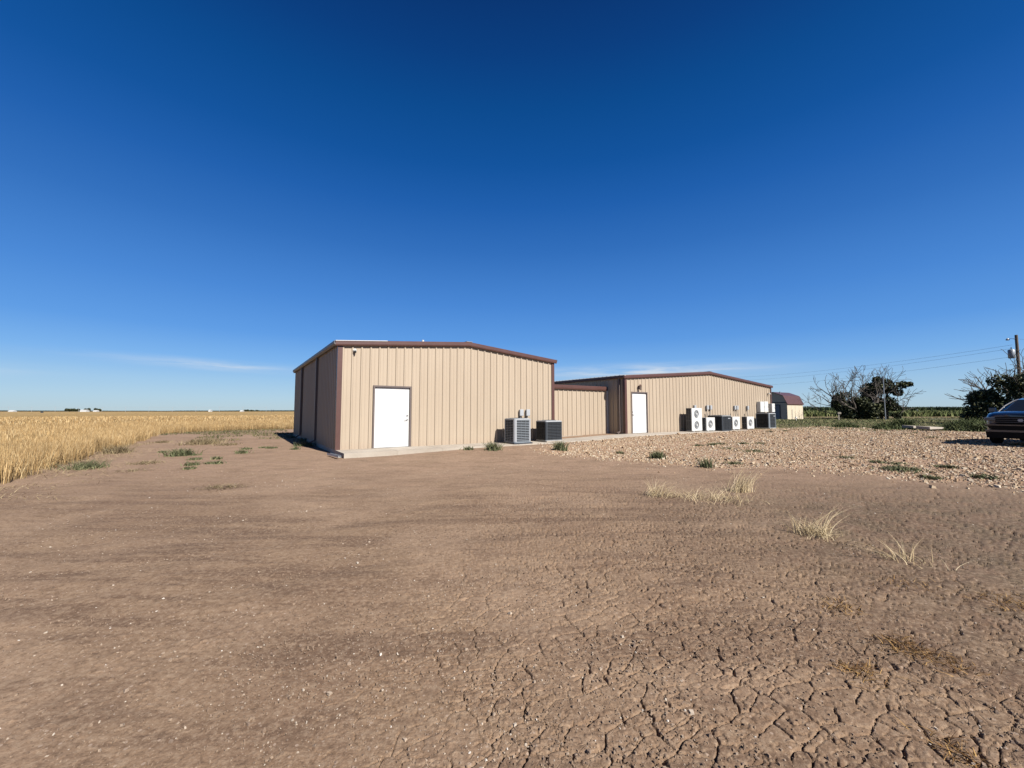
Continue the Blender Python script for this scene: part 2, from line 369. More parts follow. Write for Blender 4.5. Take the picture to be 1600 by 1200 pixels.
def build_ground():
    th = np.concatenate([np.linspace(-1.10, 1.12, 1150), np.linspace(1.12, 2*PI - 1.10, 70)[1:-1]])
    r = [0.02]
    while r[-1] < 9000:
        q = r[-1]
        if q < 1.2: st = .10
        elif q < 14: st = max(.0055, q*q / 640 * .62) if q < 3.5 else q*q/640*.80
        else: st = min(q*q/640*.8, q*.07)
        st = max(st, .0055) if q > 1.2 else st
        r.append(q + st)
    r = np.array(r); T, Rr = np.meshgrid(th, r)
    X = Rr * np.sin(T); Y = Rr * np.cos(T)
    Z = hgt(X, Y)
    near = Rr < 20
    x = X[near]; y = Y[near]; q = Rr[near]
    grav = inpoly(x, y, GR_POLY)
    # warped, slightly stretched crack cells
    ca, sa = math.cos(R(-28)), math.sin(R(-28))
    xr = x * ca - y * sa; yr = x * sa + y * ca
    wx = xr + .10 * (fbm(x * 5, y * 5, 3, 31) - .5) + .022 * (fbm(x*28, y*28, 2, 33) - .5); wy = yr * 1.4 + .10 * (fbm(x * 5, y * 5, 3, 47) - .5) + .022 * (fbm(x*28, y*28, 2, 37) - .5)
    zone = ss(x + .25 * y * 0 + 1.6 * (fbm(x * .5, y * .5, 3, 3) - .5), -1.9, .6) * (1 - .8*ss(y, 6, 10))
    zz = np.zeros_like(x)
    for cell, wd, dp, seed, thr in ((.150, .0046, .024, 71, .36), (.070, .0032, .010, 91, .41)):
        f1, f2 = voro(wx / cell, wy / cell, seed)
        e = (f2 - f1) * .5 * cell
        mk = ss(fbm(x * 2.6 / (cell*4), y * 2.6 / (cell*4), 3, seed + 3), thr, thr + .10) * zone
        ww = wd * (.35 + .9 * mk)
        prof = 1 - ss(e, 0, ww)
        zz -= dp * prof * mk
    rough = (fbm(x * 11, y * 11, 4, 9) - .5) * .0050 + (fbm(x * 90, y * 90, 2, 19) - .5) * .0032
    clod = ss(fbm(x * 34, y * 34, 2, 29), .64, .85) * .004
    dune = (fbm((x*ca - y*sa) * .9, (x*sa + y*ca) * 3.0, 3, 13) - .5) * .03
    zz += rough * ss(q, 1.0, 1.6) + clod * (.35 + ss(fbm(x*.8, y*.8, 3, 61), .4, .6)) + dune * ss(q, 1.5, 4)
    # ground drops against the slab so nothing pokes through
    s = (x - A0[0]) * U[0] + (y - A0[1]) * U[1]; t = (x - A0[0]) * V[0] + (y - A0[1]) * V[1]
    keep = 1 - ss(s, -.5, -.15) * ss(t, -1.75, -1.45)
    Z[near] += zz * keep
    Z[near] -= .03 * (1 - keep)
    # drop below the slabs and buildings
    S = (X - A0[0]) * U[0] + (Y - A0[1]) * U[1]; Tt = (X - A0[0]) * V[0] + (Y - A0[1]) * V[1]
    n, k = len(r), len(th)
    I = np.arange(n * k).reshape(n, k)
    a = I[:-1, :]; b = I[1:, :]
    f = np.stack([a, np.roll(a, -1, 1), np.roll(b, -1, 1), b], -1).reshape(-1, 4)[:, ::-1]
    v = np.stack([X, Y, Z], -1).reshape(-1, 3)
    jx = X + (fbm(X*.9, Y*.9, 3, 77) - .5) * 1.6; jy = Y + (fbm(X*.9, Y*.9, 3, 78) - .5) * 1.6
    gm = inpoly(jx, jy, GR_POLY) * np.clip(.55 + 1.2 * (fbm(X*2.5, Y*2.5, 3, 79)), 0, 1) * (S*0 + 1)
    g = mesh_np('ground', v, f, M['soil'], attr=gm.ravel(), smooth=True); g['kind'] = 'structure'
    return g
build_ground()

# ------------------------------------------------------------------ scattered masses (stones, blades)
def attr_mat(name, stops, rough=.9, spec=.2, noise=0, sheen=False):
    m = Mat(name, stops[0][1], rough, 0, spec); c = m.ramp(m.attr(), stops)
    if noise:
        c = m.mix(m.ramp(m.noise(noise, 4, .6, m.world()), [(.4, (0,0,0)), (.65, (.5,.5,.5))]), c, tuple(q * .62 for q in stops[0][1]))
    m.color(c); return m.m
def stones(name, x, y, size, mat, flat=.6, sink=.3, parent=None, base=None, seed=1):
    rg = np.random.default_rng(seed); n = len(x)
    c = np.array([(-1,-1,-1),(1,-1,-1),(1,1,-1),(-1,1,-1),(-.75,-.75,1),(.75,-.75,1),(.75,.75,1),(-.75,.75,1)], float) * .5
    f = np.array([(0,3,2,1),(4,5,6,7),(0,1,5,4),(1,2,6,5),(2,3,7,6),(3,0,4,7)])
    v = c[None] * (1 + rg.uniform(-.32, .32, (n, 8, 3)))
    sx = size * rg.uniform(.75, 1.35, n); sy = size * rg.uniform(.6, 1.0, n); sz = size * flat * rg.uniform(.6, 1.3, n)
    v = v * np.stack([sx, sy, sz], -1)[:, None]
    tx = rg.uniform(-.4, .4, n)[:, None]; v[..., 2] += v[..., 0] * tx
    a = rg.uniform(0, 2*PI, n)[:, None]; vx = v[..., 0] * np.cos(a) - v[..., 1] * np.sin(a); vy = v[..., 0] * np.sin(a) + v[..., 1] * np.cos(a)
    z0 = (hgt(x, y) if base is None else base) + sz * (.5 - sink)
    V3 = np.stack([vx + x[:, None], vy + y[:, None], v[..., 2] + z0[:, None]], -1).reshape(-1, 3)
    F = (f[None] + (np.arange(n) * 8)[:, None, None]).reshape(-1, 4)
    return mesh_np(name, V3, F, mat, np.repeat(rg.random(n), 8), parent)
def blades(name, x, y, z, h, wd, lean, mat, seed=1, segs=3, bend=1.0, ear=0, leandir=None, spread=1.0, parent=None):
    """curved tapering ribbons; ear>0 widens the top like a cereal head"""
    rg = np.random.default_rng(seed); n = len(x)
    d = rg.uniform(0, 2*PI, n) if leandir is None else leandir + rg.normal(0, spread, n)
    a = rg.uniform(0, PI, n); k = segs + 1; u = np.linspace(0, 1, k)
    off = lean[:, None] * h[:, None] * (u[None] ** (1 + bend)); zz = h[:, None] * (u[None] - .35 * np.minimum(lean[:, None], 2.2) * .4 * u[None]**2)
    px = x[:, None] + np.cos(d)[:, None] * off; py = y[:, None] + np.sin(d)[:, None] * off; pz = z[:, None] + zz
    if ear: prof = np.where(u > .78, ear, 1.0) * np.where(u > .97, .25, 1)
    else: prof = 1 - .85 * u
    hw = wd[:, None] * prof[None] * .5
    ax = np.cos(a)[:, None]; ay = np.sin(a)[:, None]
    A = np.stack([px - ax*hw, py - ay*hw, pz], -1); B = np.stack([px + ax*hw, py + ay*hw, pz], -1)
    v = np.stack([A, B], 2).reshape(n, 2*k, 3)
    q = np.array([(2*i, 2*i+1, 2*i+3, 2*i+2) for i in range(segs)])
    F = (q[None] + (np.arange(n) * 2*k)[:, None, None]).reshape(-1, 4)
    return mesh_np(name, v.reshape(-1, 3), F, mat, np.repeat(rg.random(n), 2*k), parent)

# gravel yard
def build_gravel():
    rg = np.random.default_rng(5)
    n = 420000; x = rg.uniform(0, 34, n); y = rg.uniform(1, 32, n)
    jx = x + (fbm(x*.9, y*.9, 3, 77) - .5) * 1.6; jy = y + (fbm(x*.9, y*.9, 3, 78) - .5) * 1.6
    m = inpoly(jx + rg.normal(0, .42, n), jy + rg.normal(0, .42, n), GR_POLY); r = np.hypot(x, y)
    m &= rg.random(n) < np.clip(1.4 - r / 28, .28, 1)
    s = (x - A0[0]) * U[0] + (y - A0[1]) * U[1]; t = (x - A0[0]) * V[0] + (y - A0[1]) * V[1]
    m &= t < -1.42
    m &= ~((fbm(x*.55, y*.55, 4, 81) > .66) & (rg.random(n) < .6))
    x = x[m]; y = y[m]; r = r[m]
    size = rg.lognormal(-3.92, .42, len(x)) * (1 + r / 42)
    mt = attr_mat('gravel_stone', [(0,(.28,.18,.11)),(.25,(.43,.29,.18)),(.5,(.57,.41,.265)),(.75,(.62,.49,.34)),(.92,(.72,.62,.48)),(1,(.36,.29,.22))], .9, .2)
    tag(stones('gravel', x, y, size, mt, .65, .32, seed=6), 'pinkish tan gravel spread in front of the long building', 'gravel', kind='stuff')
    # chips scattered over the bare soil
    n = 42000; rr = 1.6 + 15 * rg.random(n) ** 1.15; th = rg.uniform(-1.0, 1.05, n); x = rr*np.sin(th); y = rr*np.cos(th)
    keep = (rg.random(n) < .25 + .75 * (fbm(x*.8, y*.8, 3, 83) > .5)) & ((x - A0[0]) * V[0] + (y - A0[1]) * V[1] < -1.6)
    x = x[keep]; y = y[keep]; size = np.clip(rg.lognormal(-5.4, .5, len(x)), .002, .03)
    mt2 = attr_mat('soil_chip', [(0,(.22,.155,.115)),(.6,(.36,.27,.20)),(.80,(.46,.36,.27)),(.94,(.60,.51,.41)),(1,(.82,.76,.68))], .9, .2)
    tag(stones('pebbles', x, y, size, mt2, .6, .15, seed=8), 'small pale stone chips strewn over the bare dry soil', 'pebbles', kind='stuff')
build_gravel()
def build_crumbs():
    rg = np.random.default_rng(44); n = 30000
    rr = 1.5 + 5.5 * rg.random(n) ** 1.1; th = rg.uniform(-1.0, 1.05, n); x = rr*np.sin(th); y = rr*np.cos(th)
    k = rg.random(n) < .15 + .85 * ss(fbm(x*1.6, y*1.6, 4, 101), .42, .62); x = x[k]; y = y[k]
    mt = attr_mat('soil_crumb', [(0,(.20,.14,.10)),(.5,(.29,.205,.145)),(1,(.38,.28,.20))], .95, .1)
    tag(stones('soil_crumbs', x, y, np.clip(rg.lognormal(-5.35, .45, len(x)), .002, .014), mt, .8, .1, seed=45), 'dark crumbs of dry earth strewn over the cracked soil', 'soil crumbs', kind='stuff')
build_crumbs()

# wheat field
def wheat_in(x, y, jit=0):
    s = (x - A0[0]) * U[0] + (y - A0[1]) * U[1]; t = (x - A0[0]) * V[0] + (y - A0[1]) * V[1]
    # L-shaped edge with a rounded inner corner
    e1 = -6.55 - s                          # >0 inside, beside the yard
    e2 = (t - 22.3)
    rad = 5.0; cx, cy = -6.55 + rad, 22.3 - rad
    e = np.maximum(e1, e2)
    corner = (s < cx) & (t > cy)
    e = np.where(corner, np.hypot(s - cx, t - cy) - rad, e)
    return e + jit
def build_wheat():
    rg = np.random.default_rng(3)
    mt = attr_mat('ripe_wheat', [(0,(.20,.12,.05)),(.3,(.44,.275,.11)),(.65,(.62,.42,.19)),(1,(.80,.61,.34))], .85, .25, noise=1.3)
    pts = []
    def band(n, x0, x1, y0, y1, e0, e1, prob=None):
        x = rg.uniform(x0, x1, n); y = rg.uniform(y0, y1, n)
        e = wheat_in(x, y) + (fbm(x*.8, y*.8, 3, 21) - .5) * .9 + (fbm(x*4, y*4, 2, 22)-.5)*.4
        m = (e > e0) & (e < e1) & (np.abs(np.arctan2(x, y)) < 1.05) & (x < 3)
        return x[m], y[m]
    def put(name, x, y, hh, wd, seed, ear=2.2, lab=None):
        n = len(x); h = hh * np.clip(rg.normal(.93, .17, n), .4, 1.25) * (1 + .25*(fbm(x*.5, y*.5, 3, 41) - .5)); lean = np.abs(rg.normal(.15, .22, n))
        return x, y, hgt(x, y) - .02, h, np.full(n, wd) * rg.uniform(.7, 1.3, n), lean
    segs = []
    x, y = band(620000, -24, 2, 5, 36, 0, 2.2); segs.append(put('', x, y, .48, .006, 1))
    x, y = band(260000, -34, 2, 5, 46, 2.2, 12); segs.append(put('', x, y, .54, .011, 2))
    x, y = band(150000, -110, 3, 8, 120, 12, 70); segs.append(put('', x, y, .56, .045, 3))
    cat = [np.concatenate([s[i] for s in segs]) for i in range(6)]
    o = blades('wheat', *cat[:3], cat[3], cat[4], cat[5], mt, seed=4, segs=4, bend=.8, ear=1.9, leandir=2.3, spread=.9)
    tag(o, 'ripe golden wheat standing along the left of the yard', 'wheat', kind='stuff')
    # lower, darker understorey of stalk bases and a closed canopy behind the edge
    m = Mat('wheat_canopy', (.5,.36,.16), .95, 0, .1); P = m.world()
    a = m.noise(.06, 6, .6, m.world((1, .35, 1))); b = m.noise(2.2, 5, .75, P); c3 = m.noise(.5, 5, .7, m.world((.6, 1.8, 1)))
    c = m.ramp(a, [(.3, (.40,.265,.11)), (.55, (.50,.345,.155)), (.75, (.56,.41,.20))]); c = m.mix(m.ramp(b, [(.42, (0,0,0)), (.62, (.6,.6,.6))]), c, (.27,.17,.06))
    c = m.mix(m.ramp(c3, [(.48, (0,0,0)), (.68, (.5,.5,.5))]), c, (.56,.41,.20)); m.color(c); m.bump(b, 1.0, .25)
    th = np.linspace(-1.25, .12, 420); r = [6.0]
    while r[-1] < 1050: r.append(r[-1] * 1.022 + .02)
    r = np.array(r); T, Rr = np.meshgrid(th, r); X = Rr*np.sin(T); Y = Rr*np.cos(T)
    E = wheat_in(X, Y); Z = hgt(X, Y) + .40 * ss(E, .25, 1.1) + (fbm(X*2.2, Y*2.2, 3, 55) - .5) * .16 * ss(Rr*0+E, .5, 2) - .10*(E < .2)
    I = np.arange(X.size).reshape(X.shape); f = np.stack([I[:-1,:-1], I[:-1,1:], I[1:,1:], I[1:,:-1]], -1)
    ok = (E[:-1,:-1] > .12) & (E[1:,1:] > .12) & (E[:-1,1:] > .12) & (E[1:,:-1] > .12)
    o = mesh_np('wheat_field', np.stack([X, Y, Z], -1).reshape(-1, 3), f[ok][:, ::-1], m.m, smooth=True)
    tag(o, 'wide golden wheat field reaching to the horizon', 'field', kind='stuff')
    # flattened straw along the foot of the wheat
    n = 26000; x = rg.uniform(-16, -6, n); y = rg.uniform(6.5, 20, n); e = wheat_in(x, y) + rg.normal(0, .15, n)
    k = (e < .2) & (e > -1.7) & (rg.random(n) < np.exp(e * 1.1) * (fbm(x*1.2, y*1.2, 3, 90) > .42)); x = x[k]; y = y[k]; n = len(x)
    ms = attr_mat('straw', [(0,(.20,.145,.075)),(.5,(.42,.32,.17)),(1,(.62,.50,.30))], .9, .2)
    o = blades('straw', x, y, hgt(x, y) + .01, rg.uniform(.03, .13, n), np.full(n, .007), rg.uniform(1.5, 3.0, n), ms, seed=9, segs=3, bend=.3)
    tag(o, 'flattened dry straw lying along the edge of the wheat', 'straw', kind='stuff')
build_wheat()

# lawn, crops and far fields on the right
def build_right_fields():
    rg = np.random.default_rng(14)
    mg = attr_mat('lawn_blade', [(0,(.09,.115,.04)),(.5,(.17,.19,.075)),(.85,(.27,.25,.12)),(1,(.44,.36,.20))], .8, .25)
    n = 130000; x = rg.uniform(14, 130, n); y = 22 + 60 * rg.random(n) ** 1.2
    f = y + (fbm(x*.35, y*.35, 4, 15)) * 9
    e = np.arctan2(x, y)
    poly = inpoly(x, y, GR_POLY)
    k = (f > 30) & (e > .45) & (e < 1.02) & ~(poly & (fbm(x*.8, y*.8, 3, 18) < .62)) & ((x - A0[0]) * U[0] + (y - A0[1]) * U[1] > 30.3)
    x = x[k]; y = y[k]; n = len(x)
    o = blades('lawn_grass', x, y, hgt(x, y), rg.uniform(.03, .09, n) * (1 + .8*(fbm(x*.3, y*.3, 3, 16) > .58)), .02 + y*.0013, rg.uniform(.2, .9, n), mg, seed=5, segs=2)
    tag(o, 'patchy green grass beyond the gravel on the right', 'grass', kind='stuff')
    # sparse green growth by the back corner of the large building
    n = 5000; s = rg.uniform(-6.5, .3, n); t = rg.uniform(9, 22.3, n); x = A0[0] + U[0]*s + V[0]*t; y = A0[1] + U[1]*s + V[1]*t
    k = (fbm(x*.5, y*.5, 3, 25) > .46 - .10*ss(t, 15, 21)) & ((s > -4.5) | (t > 17)); x = x[k]; y = y[k]; n = len(x)
    mg2 = attr_mat('weedy_blade', [(0,(.06,.075,.025)),(.5,(.12,.125,.05)),(1,(.28,.22,.11))], .8, .25)
    tag(blades('low_grass', x, y, hgt(x, y), rg.uniform(.04, .13, n), np.full(n, .035), rg.uniform(.3, 1.4, n), mg2, seed=6, segs=2), 'sparse low grass behind the large building by the wheat', 'grass', kind='stuff')
    # weedy green strip, then tall dark corn up to the horizon
    mw = attr_mat('weed_strip_leaf', [(0,(.07,.095,.025)),(.4,(.12,.15,.042)),(.8,(.20,.22,.075)),(1,(.30,.28,.13))], .8, .25)
    n = 60000; x = rg.uniform(40, 260, n); y = rg.uniform(86, 132, n); k = (np.arctan2(x, y) > .42) & (np.arctan2(x, y) < 1.03)
    k &= (fbm(x*.12, y*.2, 3, 34) > .36); x = x[k]; y = y[k]; n = len(x)
    hh = (.75 + 1.0*fbm(x*.15, y*.15, 3, 35)) * rg.uniform(.6, 1.1, n)
    tag(blades('weed_strip', x, y, hgt(x, y), hh, np.full(n, .35), rg.uniform(.1, .6, n), mw, seed=7, segs=2), 'tall light green weeds in a strip before the dark corn', 'weeds', kind='stuff')
    mc = attr_mat('corn_leaf', [(0,(.022,.040,.012)),(.5,(.040,.066,.018)),(1,(.085,.115,.035))], .7, .3)
    n = 60000; x = rg.uniform(60, 360, n); y = 140 + 40*rg.random(n)**1.5; k = (np.arctan2(x, y) > .40) & (np.arctan2(x, y) < 1.06); x = x[k]; y = y[k]; n = len(x)
    tag(blades('corn', x, y, hgt(x, y), rg.normal(2.55, .16, n), np.full(n, .5), rg.uniform(.05, .3, n), mc, seed=8, segs=3), 'dark green standing corn on the right horizon', 'corn', kind='stuff')
    m = Mat('corn_canopy', (.045,.07,.02), .9, 0, .1); b = m.noise(.8, 5, .7, m.world()); m.color(m.ramp(b, [(.35,(.024,.040,.012)),(.65,(.055,.082,.024))])); m.bump(b, 1, .5)
    th = np.linspace(.36, 1.15, 160); r = 152 * 1.06 ** np.arange(50); T, Rr = np.meshgrid(th, r); X = Rr*np.tan(T)*np.cos(T)+0; Y = Rr*np.cos(T)
    Y = np.maximum(Y, 0) ; Yp = 141 * (1.05 ** np.arange(50)); Tg, Yg = np.meshgrid(np.tan(th), Yp); X = Tg*Yg; Y = Yg
    Z = hgt(X, Y) + 2.25 + (fbm(X*.4, Y*.4, 3, 5) - .5)*.4; Z[0] -= 2.2
    I = np.arange(X.size).reshape(X.shape); f = np.stack([I[:-1,:-1], I[:-1,1:], I[1:,1:], I[1:,:-1]], -1).reshape(-1, 4)
    tag(mesh_np('corn_field', np.stack([X, Y, Z], -1).reshape(-1, 3), f[:, ::-1], m.m, smooth=True), 'wide corn field behind the trees on the right', 'field', kind='stuff')
    # tan stubble strip left of the trees
    m = Mat('stubble', (.36,.26,.15), .95, 0, .1); b = m.noise(.6, 5, .7, m.world((.5,2,1))); m.color(m.ramp(b, [(.35,(.27,.185,.11)),(.65,(.42,.31,.19))]))
    xs = np.linspace(38, 92, 55); ys = np.linspace(69, 87, 14); X, Y = np.meshgrid(xs, ys); X = X + (Y-69)*.55; Y = Y + (fbm(X*.1, Y*.1, 2, 4)-.5)*2
    I = np.arange(X.size).reshape(X.shape); f = np.stack([I[:-1,:-1], I[:-1,1:], I[1:,1:], I[1:,:-1]], -1).reshape(-1, 4)
    o = mesh_np('stubble_strip', np.stack([X, Y, hgt(X, Y) + .03], -1).reshape(-1, 3), f, m.m); o['kind'] = 'structure'
build_right_fields()

# ------------------------------------------------------------------ sidewalk
def concrete():
    m = Mat('concrete', (.55,.49,.41), .9, 0, .2); a = m.noise(.9, 6, .65, m.world()); b = m.noise(30, 4, .6, m.world())
    c = m.ramp(a, [(.3, (.42,.365,.30)), (.65, (.60,.545,.465))]); c = m.mix(m.math('MULTIPLY', b, .3), c, (.40,.31,.24)); m.color(c); m.bump(b, .4, .006); return m.m
M['concrete'] = concrete()
def build_walk():
    b = MB(); zt = lambda s: .12 + .1133 * float(ss(np.array(s), 8.5, 14.2))
    cuts = [-.03, 1.6, 3.2, 4.8, 6.4, 8.0, 9.6, 11.2, 12.8, 14.4, 16, 17.6, 19.2, 20.8, 22.4, 24.0, 25.6, 27.2, 28.6]
    for i in range(len(cuts) - 1):
        a, c = cuts[i] + (.006 if i else 0), cuts[i+1] - .006
        n = 3
        for j in range(n):
            p, q = a + (c-a)*j/n, a + (c-a)*(j+1)/n
            w = [(p,-1.36,zt(p)-.25),(q,-1.36,zt(q)-.25),(q,.0,zt(q)-.25),(p,.0,zt(p)-.25),(p,-1.36,zt(p)),(q,-1.36,zt(q)),(q,.0,zt(q)),(p,.0,zt(p))]
            fs = [(4,5,6,7),(0,1,5,4),(2,3,7,6)]
            if j == 0: fs.append((3,0,4,7))
            if j == n-1: fs.append((1,2,6,5))
            b.add(w, fs)
        if i: b.box(a-.013, a+.001, -1.35, -.01, zt(a)-.2, zt(a)-.012)
    o = b.build('sidewalk', M['concrete'], loc=(A0[0], A0[1], 0), rz=ANG); o['kind'] = 'structure'
build_walk()

# ------------------------------------------------------------------ metal buildings
def rib_profile(L, pitch=.3048, start=.14, deep=.034):
    pts = [(0, 0)]; s = start
    while s < L - .06:
        for d, o in ((-.042, 0), (-.020, deep), (.020, deep), (.042, 0), (.13, 0), (.137, .006), (.157, .006), (.164, 0)):
            if 0 < s + d < L: pts.append((s + d, o))
        s += pitch
    pts.append((L, 0)); return pts
def rib_wall(name, L, zbot, ztop, place, mat, parent, extra=(), start=.14, holes=()):
    pr = rib_profile(L, start=start); xs = sorted(set([round(p[0], 5) for p in pr] + [e for e in extra]))
    P = np.array(pr); out = lambda s: float(np.interp(s, P[:, 0], P[:, 1]))
    b = MB()
    for a, c in zip(xs[:-1], xs[1:]):
        mid = (a + c) / 2; zb = zbot
        for h0, h1, hz_ in holes:
            if h0 < mid < h1: zb = hz_
        b.add([place(a, out(a), zb), place(c, out(c), zb), place(c, out(c), ztop(c)), place(a, out(a), ztop(a))], [(0,1,2,3)])
    return b.build(name, mat, parent)
def door(parent, s0, s1, h, handle_side, leaf_t=.035):
    b = MB(); fw = .055
    b.box(s0-fw, s0, -.062, .05, 0, h+fw); b.box(s1, s1+fw, -.062, .05, 0, h+fw); b.box(s0, s1, -.062, .05, h, h+fw)
    fr = MB(); fr.box(s0+.008, s1-.008, leaf_t-.03, leaf_t+.015, .014, h-.006)
    d = fr.build('door', M['white'], parent)
    b.build('frame', M['brown_frame'], d)
    th = MB(); th.box(s0, s1, -.05, .05, .0, .012); th.build('threshold', M['steel'], d)
    k = MB(); x = s1 - .075 if handle_side > 0 else s0 + .075; y = leaf_t - .03
    k.disc((x, y-.005, .98), (0,1,0), .032, .012, 16); k.tube([(x, y-.005, .98), (x, y-.055, .98)], .010, 8)
    k.tube([(x, y-.055, .98), (x - handle_side*.115, y-.055, .975)], [.012, .009], 8)
    k.build('handle', M['steel'], d); k = MB(); k.disc((x, y-.008, 1.12), (0,1,0), .028, .02, 14); k.build('deadbolt', M['steel'], d)
    x = s0 + .006 if handle_side > 0 else s1 - .006
    for z in (.25, 1.05, h-.25):
        hg = MB(); hg.tube([(x, y-.006, z-.05), (x, y-.006, z+.05)], .009, 8); hg.build('hinge', M['steel'], d)
    return d
def metal_building(root, Wd, Dp, eave, rise, fr, doors, zb, spouts, has_gutter, right_spouts=()):
    rs = Wd * fr
    top = lambda s: eave + rise * (s / rs if s < rs else (Wd - s) / (Wd - rs))
    holes = [(a, c, h + .05) for a, c, h, _ in doors]
    extra = [rs] + [q for a, c, h, _ in doors for q in (a, c)]
    rib_wall('front_wall', Wd, zb, lambda s: top(s) + .02, lambda s, o, z: (s, -o, z), M['wall'], root, extra, holes=holes)
    rib_wall('side_wall', Dp, zb, lambda t: eave + .02, lambda t, o, z: (-o, Dp - t, z), M['wall'], root)
    rib_wall('side_wall', Dp, zb, lambda t: eave + .02, lambda t, o, z: (Wd + o, t, z), M['wall'], root)
    rib_wall('back_wall', Wd, zb, lambda s: top(Wd - s) + .02, lambda s, o, z: (Wd - s, Dp + o, z), M['wall'], root, [Wd - rs])
    for q in doors: door(root, q[0], q[1], q[2], q[3])
    # corner trims
    for x, sg in ((0, -1), (Wd, 1)):
        for y, sy in ((0, -1), (Dp, 1)):
            b = MB(); th = .010; o = .040; wd = .115
            xo = x + sg*o; yo = y + sy*o
            b.box(min(xo, xo - sg*(wd+o)), max(xo, xo - sg*(wd+o)), min(yo, yo - sy*th), max(yo, yo - sy*th), zb, eave + .02)
            b.box(min(xo, xo - sg*th), max(xo, xo - sg*th), min(yo - sy*th, yo - sy*(wd+o)), max(yo - sy*th, yo - sy*(wd+o)), zb, eave + .02)
            b.build('corner_trim', M['trim'], root)
    # rake trims front and back: sloping box with a rounded lower lip
    for yy, sy in ((0, -1), (Dp, 1)):
        for (s0, s1) in ((-.13, rs), (rs, Wd + .13)):
            b = MB(); f = lambda s: eave + rise * (s / rs if s < rs + 1e-6 and s1 <= rs + .01 else (Wd - s) / (Wd - rs))
            prof = [(.045, -.05), (.10, -.055), (.112, -.01), (.112, .085), (.085, .115), (.0, .118)]
            n = len(prof); vs = []
            for s in (s0, s1):
                vs += [(s, yy + sy*o, f(s) + z) for o, z in prof]
            b.add(vs, [(i, i+1, n+i+1, n+i) for i in range(n-1)] + [tuple(range(n))[::-1], tuple(range(n, 2*n))])
            b.build('rake_trim', M['trim'], root)
    # roof planes with seams
    for (s0, s1) in ((-.12, rs), (rs, Wd + .12)):
        b = MB(); f = lambda s: eave + rise * (s / rs if s1 <= rs + .01 else (Wd - s) / (Wd - rs))
        y0, y1 = -.02, Dp + .02
        b.add([(s0,y0,f(s0)+.085),(s1,y0,f(s1)+.085),(s1,y1,f(s1)+.085),(s0,y1,f(s0)+.085),(s0,y0,f(s0)+.125),(s1,y0,f(s1)+.125),(s1,y1,f(s1)+.125),(s0,y1,f(s0)+.125)],
              [(0,3,2,1),(4,5,6,7),(0,1,5,4),(1,2,6,5),(2,3,7,6),(3,0,4,7)])
        y = .25
        while y < y1 - .1:
            b.add([(s0,y-.03,f(s0)+.126),(s1,y-.03,f(s1)+.126),(s1,y,f(s1)+.158),(s0,y,f(s0)+.158),(s1,y+.03,f(s1)+.126),(s0,y+.03,f(s0)+.126)], [(0,1,2,3),(3,2,4,5)]); y += .305
        b.build('roof', M['roof'], root)
    b = MB(); b.box(rs-.14, rs+.14, -.1, Dp+.1, eave+rise+.118, eave+rise+.135); b.build('ridge_cap', M['roof'], root)
    # pale flashing folded over the front rake: sun glint painted in white, left slope
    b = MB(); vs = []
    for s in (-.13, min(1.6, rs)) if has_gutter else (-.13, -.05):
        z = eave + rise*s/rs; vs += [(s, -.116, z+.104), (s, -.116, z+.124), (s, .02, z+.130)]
    b.add(vs, [(0,1,4,3),(1,2,5,4)]); b.build('flashing_glint', M['white_metal'], root)
    # gutters at both eaves
    for x, sg in ((0, -1), (Wd, 1)):
        b = MB(); x0 = x + sg*.045; x1 = x + sg*.17
        prof = [(x0, eave+.09), (x0, eave-.03), (x0+sg*.07, eave-.045), (x1, eave+.01), (x1, eave+.10), (x1-sg*.012, eave+.10), (x1-sg*.012, eave+.03), (x0+sg*.012, eave+.03)]
        n = len(prof); vs = [(p[0], -.10, p[1]) for p in prof] + [(p[0], Dp+.10, p[1]) for p in prof]
        b.add(vs, [(i, (i+1)%n, n+(i+1)%n, n+i) for i in range(n)] + [tuple(range(n)), tuple(range(n, 2*n))[::-1]])
        b.build('gutter', M['gutter'] if has_gutter else M['trim'], root)
    for t in spouts:
        b = MB(); b.box(-.125, -.040, t-.05, t+.05, zb+.12, eave-.03)
        b.add([(-.125,t-.05,zb+.12),(-.04,t-.05,zb+.12),(-.04,t+.05,zb+.12),(-.125,t+.05,zb+.12),(-.30,t-.05,zb+.02),(-.22,t-.05,zb-.02),(-.22,t+.05,zb-.02),(-.30,t+.05,zb+.02)],
              [(0,1,5,4),(1,2,6,5),(2,3,7,6),(3,0,4,7)])
        for z in (zb + .9, zb + 2.2): b.box(-.132, -.036, t-.062, t+.062, z, z+.03)
        b.build('downspout', M['brown_frame'], root)
def disconnect(parent, s, z, tall=.27, wd=.17):
    b = MB(); b.box(s-wd/2, s+wd/2, -.14, -.036, z, z+tall); b.box(s-wd/2-.008, s+wd/2+.008, -.146, -.132, z+.02, z+tall+.008)
    o = b.build('disconnect_box', M['light_grey'], parent, bevel=.008)
    c = MB(); c.tube([(s-.02, -.08, z), (s-.02, -.08, z-.2), (s+.02, -.10, z-.4), (s+.03, -.22, z-.75)], .014, 6); c.build('conduit', M['grey_metal'], o)

